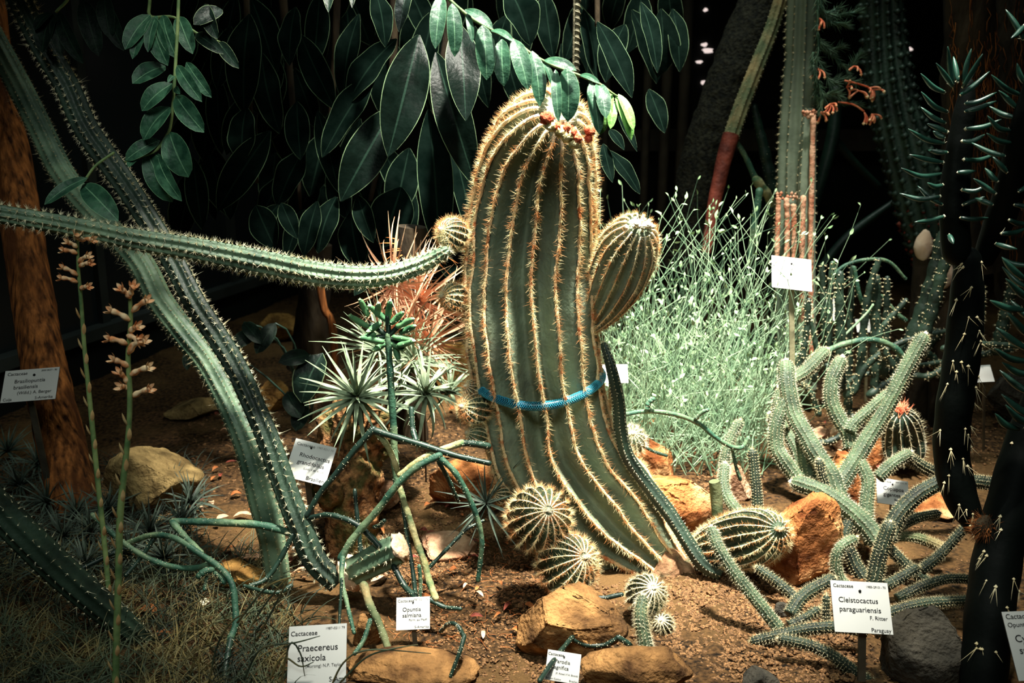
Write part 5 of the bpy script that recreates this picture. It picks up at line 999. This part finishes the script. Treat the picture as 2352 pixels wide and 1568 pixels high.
for k, (path, nr) in enumerate([([(2175, 640, 3.2, 52), (2140, 540, 3.2, 58), (2110, 440, 3.22, 60), (2075, 320, 3.25, 58), (2045, 200, 3.28, 54), (2030, 80, 3.3, 50), (2020, -60, 3.3, 50)], 13)]):
    C, rad = px_path(path, 140); V, Fs, rg = ribbed(C, rad, nr, .16, 6, .5, 1.0); mb = MB(); mb.add(V, *Fs); b = mb.build('body', M['cereus_dark'], h); s = MB()
    for r_ in rg: Q, N = along(r_, .034, .05); dots(s, Q - N * .002, .0125)
    stuff(s.build('tubercles', M['cereus_dark'], b)); s = MB()
    Q = np.vstack([along(r_, .03)[0][:9] for r_ in rg]); dots(s, Q + rng.normal(0, .004, Q.shape), .008); stuff(s.build('rusty_scales', M['bark_red'], b))
for k, pts in enumerate([[(2240, 620, 3.0, 60), (2225, 300, 3.0, 56), (2225, 100, 3.0, 56), (2225, -100, 3.0, 58)], [(2350, 700, 3.1, 60), (2335, 300, 3.1, 52), (2335, 100, 3.1, 52), (2340, -100, 3.1, 54)]]):
    t0 = trunk('shaggy_trunk', ['dark shaggy trunk hung with roots behind the black leafy stem', 'dark shaggy trunk at the top right edge'][k], 'trunk', pts + [], M['bark_dark'], 60, 18, .12, base=np.array([(P(*pts[0][:3]))[0], 3.0, 0]))
    C, rad = px_path(pts, 40); mb = MB()
    for i in range(70):
        a = random.uniform(3.6, 5.8); j = random.randint(3, 26); L = random.randint(6, 12); CC = C[j:j + L] + np.array([math.cos(a), math.sin(a), 0]) * (rad[j] * 1.04) + rng.normal(0, .004, (len(C[j:j + L]), 3)); mb.tube(CC, .0014, 4, False)
    stuff(mb.build('hanging_roots', M['bark'], t0))
h = thing('dim_whips', P(1900, 640, 3.9), 'crossing thin dim stems in the shade right of the column', 'branch')
for pts in [[(1860, 500, 3.9, 14), (1890, 400, 3.9, 15), (1915, 300, 3.92, 16), (1920, 200, 3.95, 14)], [(1910, 310, 3.95, 10), (1960, 370, 3.95, 9), (2020, 430, 3.95, 8)], [(1880, 620, 3.6, 10), (1950, 540, 3.6, 10), (2060, 460, 3.6, 9)], [(1860, 1000, 3.9, 14), (1858, 760, 3.9, 14), (1860, 500, 3.9, 14)]]:
    branch(h, pts, 'stem_dark', 20, 'stem')
for k, (x, y, Y, r, hgt, lab) in enumerate([(2122, 562, 2.95, 21, 36, 'pale egg shaped pod standing on the dark stump'), (2163, 628, 2.85, 26, 40, 'second pale pod leaning behind the black stem')]):
    c = P(x, y, Y); v, f = S2; kx = mpp(c); am = np.array([noise.noise(Vector(q * 2 + k)) for q in v]); vv = v * np.array([r * kx, r * kx, hgt * kx]) * (1 + .12 * am)[:, None]; vv[:, :2] *= (1 - .25 * np.clip(v[:, 2], 0, 1))[:, None]
    mb = MB(); mb.add(vv + c, f); tag(mb.build('pale_pod', M['egg'], org=c - (0, 0, hgt * kx)), lab, 'pod')
trunk('dark_stump', 'dark stump under the pale egg shaped pods', 'stump', [(2122, 580, 2.97, 22), (2120, 660, 2.97, 26), (2116, 780, 2.97, 30), (2112, 990, 2.97, 34)], M['bark_dark'], 30, 16)
trunk('dark_stump', 'dark stump under the leaning pale pod', 'stump', [(2166, 650, 2.88, 26), (2166, 740, 2.88, 28), (2166, 860, 2.88, 30), (2166, 990, 2.88, 32)], M['bark_dark'], 30, 16)

# hanging shrub with orange flowers
hs = thing('flowering_shrub', P(1890, -40, 3.0), 'drooping needle leaved shrub with orange red flowers at top right', 'shrub')
st = [[(1880, -80), (1885, 0), (1895, 30), (1925, 20)], [(1884, 10), (1900, 45), (1930, 55), (1940, 58)], [(1888, 30), (1920, 35), (1970, 28)], [(1880, -60), (1878, 60), (1880, 110), (1872, 150)], [(1880, 90), (1905, 112), (1930, 108)], [(1885, 100), (1915, 130), (1945, 160), (1955, 182)], [(1875, 130), (1890, 160), (1905, 185), (1915, 190)], [(1905, 185), (1930, 182), (1968, 190)], [(1945, 170), (1965, 140), (1972, 130)], [(1868, 150), (1880, 190), (1890, 220), (1885, 250)], [(1890, 215), (1915, 232), (1945, 235), (1970, 240)], [(1872, 200), (1880, 230), (1895, 230)], [(1900, 215), (1915, 215), (1926, 220)], [(1868, 120), (1866, 150), (1874, 200), (1880, 240)]]
for k, pts in enumerate(st):
    C, rad = px_path([(a, b, 2.98 + .02 * (k % 3), 3) for a, b in pts], 18); mb = MB(); mb.tube(C, rad, 5); b = mb.build('twig', M['stem'], hs); T = np.gradient(C, axis=0); T /= np.linalg.norm(T, axis=1)[:, None]
    s = MB(); Q = np.repeat(C, 5, 0); spines(s, Q, np.repeat(T, 5, 0) + rng.normal(0, .25, Q.shape), 2, .034, .0016, .45); stuff(s.build('needles', M['rush_dark'], b, False))
for x, y, n in [(1995, 202, 6), (2006, 206, 3), (1972, 208, 4), (1985, 258, 3), (2002, 262, 6), (1908, 238, 6), (1882, 258, 4), (1945, 200, 3), (1882, 42, 4), (1880, 158, 3), (1962, 152, 3)]:
    c = P(x, y, 2.98); s = MB(); mb = MB()
    for _ in range(n):
        d = np.array([random.gauss(.3, .5), random.gauss(-.3, .4), random.gauss(-.6, .4)]); d = unit(d) * .032; C = spline([c, c + d * .6 + (.004, 0, .004), c + d], 6); mb.tube(C, np.linspace(.0022, .0036, 6), 6); dots(s, C[-1:], .005)
    f_ = mb.build('flower', M['orange_fl'], hs); s.build('petal_tips', M['flower'], f_)
branch(hs, [(1925, 234, 2.98, 2), (1960, 240, 2.98, 2), (1985, 256, 2.98, 2)], 'orange_fl', 10, 'flower_stalk'); branch(hs, [(1940, 185, 2.98, 2), (1970, 192, 2.98, 2), (1995, 200, 2.98, 2)], 'orange_fl', 10, 'flower_stalk')

# ------------------------------------------------------------------ black stems with awl leaves at right
sub = thing('awl_leaf_cactus', G(2270, 1500), 'near black stout cactus with awl shaped leaves at the right edge', 'cactus')
def sub_stem(path, n=60):
    C, rad = px_path(path, n); rad = rad * (1 + .02 * np.sin(np.arange(n) * .55)); C, rad = rounded(C, rad, 6, True); mb = MB(); mb.tube(C, rad, 16, False); return mb.build('stem', M['subulata'], sub), C, rad
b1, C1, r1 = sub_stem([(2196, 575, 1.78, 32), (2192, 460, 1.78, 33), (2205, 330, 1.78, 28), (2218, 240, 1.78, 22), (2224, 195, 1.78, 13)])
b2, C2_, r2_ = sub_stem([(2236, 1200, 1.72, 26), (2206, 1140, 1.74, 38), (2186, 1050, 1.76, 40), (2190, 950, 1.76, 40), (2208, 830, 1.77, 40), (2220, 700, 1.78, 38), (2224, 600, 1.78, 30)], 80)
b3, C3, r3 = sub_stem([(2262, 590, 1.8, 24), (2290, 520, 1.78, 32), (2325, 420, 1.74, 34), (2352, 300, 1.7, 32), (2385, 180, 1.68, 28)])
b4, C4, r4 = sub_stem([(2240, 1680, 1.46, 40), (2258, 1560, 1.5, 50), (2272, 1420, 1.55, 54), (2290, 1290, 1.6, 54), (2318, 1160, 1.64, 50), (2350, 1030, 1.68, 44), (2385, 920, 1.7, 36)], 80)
def awl(b, t, Y, r=6.0, dy=0.0):
    k = mpp(P(*b, Y)); p, q = P(*b, Y), P(*t, Y + dy); m_ = (p + q) / 2 + np.array([0, 0, -.06]) * np.linalg.norm(q - p) + rng.normal(0, .002, 3)
    C = spline([p, m_, q], 9); u = np.linspace(0, 1, 9); rad = r * k * np.maximum(.12, np.sin(np.pi * (u * .82 + .16)) ** .7); mb = MB(); mb.tube(C, rad, 7); l = mb.build('leaf', M['awl_leaf'], sub)
    s = MB(); dots(s, p[None], .0032); spines(s, p[None], (q - p)[None] / np.linalg.norm(q - p), 2, .012, .0006, .6); s.build('areole', M['spine_cream'], l)
for b, t in [((2169, 212), (2115, 169)), ((2176, 257), (2116, 211)), ((2171, 282), (2115, 246)), ((2176, 303), (2129, 284)), ((2168, 329), (2086, 296)), ((2170, 316), (2143, 301)), ((2166, 373), (2089, 355)), ((2161, 399), (2070, 386)), ((2159, 451), (2066, 444)), ((2164, 470), (2108, 427)), ((2168, 497), (2101, 510)), ((2217, 238), (2289, 212)), ((2217, 256), (2288, 232)), ((2207, 218), (2273, 164)), ((2212, 200), (2257, 124)), ((2214, 190), (2231, 112)), ((2190, 192), (2177, 107)), ((2188, 198), (2150, 145)), ((2218, 296), (2300, 274)), ((2210, 324), (2262, 309)), ((2214, 366), (2290, 352)), ((2200, 396), (2242, 392)), ((2210, 436), (2268, 424)), ((2176, 350), (2132, 345)), ((2165, 425), (2130, 420)), ((2200, 188), (2190, 130)), ((2212, 470), (2262, 452)), ((2206, 500), (2270, 500)), ((2180, 540), (2190, 560))]:
    awl(b, t, 1.745, 6.2, random.uniform(-.03, .03))
for b, t in [((2345, 219), (2277, 172)), ((2336, 248), (2294, 208)), ((2331, 270), (2272, 244)), ((2320, 300), (2268, 266)), ((2322, 328), (2266, 306)), ((2308, 358), (2232, 328)), ((2312, 395), (2280, 360)), ((2291, 416), (2262, 386)), ((2286, 444), (2236, 410)), ((2280, 470), (2240, 455)), ((2345, 360), (2420, 330)), ((2350, 300), (2420, 280)), ((2340, 440), (2390, 400)), ((2330, 470), (2400, 470)), ((2300, 536), (2360, 520)), ((2318, 505), (2372, 508)), ((2288, 560), (2336, 572)), ((2352, 190), (2336, 145)), ((2350, 90), (2310, 22)), ((2352, 60), (2322, 88)), ((2360, 610), (2300, 590)), ((2358, 660), (2302, 612))]:
    awl(b, t, 1.70, 6.5, random.uniform(-.03, .03))
for b, t in [((2350, 712), (2274, 690)), ((2360, 770), (2312, 716)), ((2356, 800), (2288, 752)), ((2360, 830), (2284, 800)), ((2372, 860), (2302, 832)), ((2372, 905), (2296, 850)), ((2380, 960), (2300, 905)), ((2375, 975), (2310, 930)), ((2340, 985), (2286, 950)), ((2352, 640), (2302, 592)), ((2370, 690), (2310, 640)), ((2380, 740), (2322, 690))]:
    awl(b, t, 1.62, 8.5, random.uniform(-.03, .03))
s = MB()
for C, rad, Y in ((C2_, r2_, 0), (C4, r4, 0)):
    T, N, B = frames(C); m = 34; i = rng.integers(6, len(C) - 6, m); a = rng.uniform(-1.5, 1.5, m) * .8; d = np.cos(a)[:, None] * (-FW)[None] + np.sin(a)[:, None] * RT[None]; d = d - T[i] * (d * T[i]).sum(1)[:, None]; d /= np.linalg.norm(d, axis=1)[:, None]; Q = C[i] + d * rad[i][:, None]
    dots(s, Q, .0032); dn = d * .5 + np.array([0, 0, -.9]) + RT * rng.normal(0, .3, (m, 1)); spines(s, Q, dn / np.linalg.norm(dn, axis=1)[:, None], 3, .036, .0007, .35, .35)
stuff(s.build('spines', M['spine_dull'], sub, False))
c = P(2268, 1215, 1.62); v, f = S2; mb = MB(); mb.add(v * [30 * mpp(c), .02, 34 * mpp(c)] + c, f); k_ = mb.build('dry_tuft', M['bark_dark'], sub); s = MB(); spines(s, c + v * .02, v * [1, 1, 1] - [0, 0, .6], 3, .022, .0008, .5); stuff(s.build('fibres', M['bark'], k_, False))

# ------------------------------------------------------------------ flower spikes, litter
def spike(label, path, flowers, fs):
    h = thing('flower_spike', P(*path[-1][:3]), label, 'flower'); C, rad = px_path(path, 80); mb = MB(); mb.tube(C, rad, 9); mb.build('stem', M['stalk'], h)
    z0 = P(0, flowers[-1][1] + 40, path[0][2])[2]; idx = [i for i in range(4, 78, 3) if C[i][2] < z0]
    for j, i in enumerate(idx):
        sd = 1 if j % 2 else -1; d = RT * sd * .3 + np.array([0, 0, 1.0]) - FW * .3; p = C[i] + RT * sd * rad[i] * .6 - FW * rad[i] * 1.0
        leaf('bract', p - (0, 0, .008), p + unit(d) * .017, .0075, -FW + RT * sd * .6, M['bract'], h, curl=.1, fold=-.5, nu=4, nv=2)
    for x, y, dx, dy in flowers:
        Y = path[0][2] - .004; L = math.hypot(dx, dy); p = P(x, y, Y); q = P(x + dx, y + dy, Y - .012); k = mpp(p); ax = unit(q - p); C3_ = spline([p, p + (q - p) * .5 + (0, 0, .002), q], 9)
        mb = MB(); mb.tube(C3_, np.array([2.5, 4.5, 6, 5.6, 4, 4.2, 5.5, 6, 4]) * k * fs, 7); f_ = mb.build('flower', M['flower'], h)
        e1 = unit(np.cross(ax, [0, 1, .2])); e2 = np.cross(ax, e1)
        for a in np.arange(5) * 1.2566:
            rd = math.cos(a) * e1 + math.sin(a) * e2; b0 = q - ax * .002 + rd * 3 * k * fs
            leaf('petal', b0, b0 + ax * 12 * k * fs + rd * 7.5 * k * fs, 7.5 * k * fs, -rd + ax * .4, M['flower'], f_, curl=-.1, fold=.2, nu=4, nv=2)
spike('tall flower spike with pink blooms, nearer and lower of the pair', [(298, 672, 1.55, 4), (300, 740, 1.55, 5), (294, 820, 1.55, 5.5), (298, 900, 1.54, 6), (296, 980, 1.53, 6), (288, 1060, 1.52, 7), (276, 1180, 1.5, 8), (272, 1320, 1.48, 8), (268, 1450, 1.46, 8), (264, 1600, 1.44, 8)],
      [(300, 684, -22, -20), (298, 680, 8, -22), (303, 716, 34, -26), (298, 735, -44, -22), (298, 762, 18, -12), (292, 770, 28, 14), (292, 790, -42, -12), (295, 800, 36, -18), (294, 812, 26, -30), (295, 842, -34, -16), (298, 862, 42, -18), (296, 880, -22, -24), (296, 892, -18, -4), (302, 912, 40, -18)], 1.25)
spike('thinner flower spike with small pink blooms, left of the pair', [(178, 548, 1.78, 3), (180, 620, 1.78, 4), (186, 690, 1.78, 4.5), (194, 800, 1.77, 5), (204, 900, 1.76, 5.5), (214, 1000, 1.75, 6), (226, 1120, 1.73, 6), (238, 1230, 1.71, 6), (248, 1340, 1.69, 6), (254, 1420, 1.67, 6)],
      [(178, 550, 0, -12), (182, 552, 30, -2), (177, 568, -22, -12), (177, 582, -32, -8), (180, 602, 22, -14), (182, 612, 24, -8), (178, 632, -34, -18), (178, 648, -38, -10), (184, 664, 18, -6)], 1.0)
def litter(x, y, L, w_, m, lab, ang, grp=None, up=.012):
    c = G(x, y) + (0, 0, up); d = np.array([math.cos(ang), math.sin(ang), random.uniform(-.1, .15)]) * L / 2
    V, Fc, uv = leaf_geo(c - d, c + d, w_, (random.uniform(-.3, .3), random.uniform(-.6, .1), 1), random.uniform(.08, .25), random.uniform(.2, .6), .04, 8, 4); mb = MB(); mb.add(V, Fc); mb.uv = uv
    tag(mb.build('dead_leaf', M[m], org=c), lab, 'leaf', grp)
for x, y, L, w_, m, lab, a in [(560, 1196, .05, .02, 'deadpink', 'bleached pink dead leaf by the two cereus feet', .1), (512, 1198, .03, .014, 'deadpink', 'small bleached leaf left of the pink dead leaf', .6), (530, 1272, .035, .016, 'deadleaf', 'curled brown leaf above the yellow brown stone', .9), (590, 1296, .09, .016, 'deadpink', 'long bleached strip leaf beside the yellow brown stone', -.15), (700, 1332, .06, .012, 'deadpink', 'bleached strip leaf at the foot of the long spiny cereus', -.2), (872, 1338, .05, .014, 'deadpink', 'pink dead leaf under the cut stump', .9), (370, 1208, .04, .022, 'bract', 'crumpled pale dead bloom between the green stems', 1.2), (345, 1418, .06, .022, 'deadleaf', 'curled rusty leaf in the front grass', -.6), (375, 1470, .03, .016, 'deadleaf', 'small rusty leaf low in the front grass', .4), (268, 1072, .04, .02, 'deadleaf', 'brown leaf lying on the olive boulder edge', .3), (474, 1398, .03, .02, 'wool_white', 'small white fallen bloom in the grass', 1.0), (1044, 948, .04, .02, 'deadleaf', 'brown leaf among the silver rosettes', .5), (780, 890, .06, .018, 'deadpink', 'dry pinkish leaf caught behind the star rosette', .3), (1110, 1470, .03, .008, 'deadpink', 'thin pink twig leaf on the soil left of the tan rock', 1.6), (1062, 770, .05, .02, 'deadpink', 'dry pinkish leaf hanging beside the barrel cactus', 1.0)]:
    up = .012
    litter(x, y, L, w_, m, lab, a, None, up)
for k in range(120):
    x, y = random.choice([(random.uniform(930, 1230), random.uniform(1230, 1460)), (random.uniform(440, 700), random.uniform(940, 1330)), (random.uniform(760, 1120), random.uniform(1140, 1360)), (random.uniform(1880, 2160), random.uniform(930, 1100))])
    litter(x, y, random.uniform(.012, .032), random.uniform(.006, .014), random.choice(['deadleaf', 'deadleaf', 'bark_red', 'deadpink']), 'small curled dry leaf scrap lying on the soil', random.uniform(0, 6.3), 'dry leaf scraps on the soil')
mb = MB()
for k in range(260):
    x, y = random.uniform(900, 1260), random.uniform(1250, 1500)
    c = G(x, y) + (0, 0, .004); d = unit(np.array([random.gauss(0, 1), random.gauss(0, 1), .15])) * random.uniform(.01, .03); mb.tube(spline([c, c + d * .5 + rng.normal(0, .003, 3), c + d], 5), .0005, 4, False)
tag(mb.build('litter', M['deadleaf']), 'fine dry twigs and fibres scattered over the front soil', 'litter', kind='stuff')
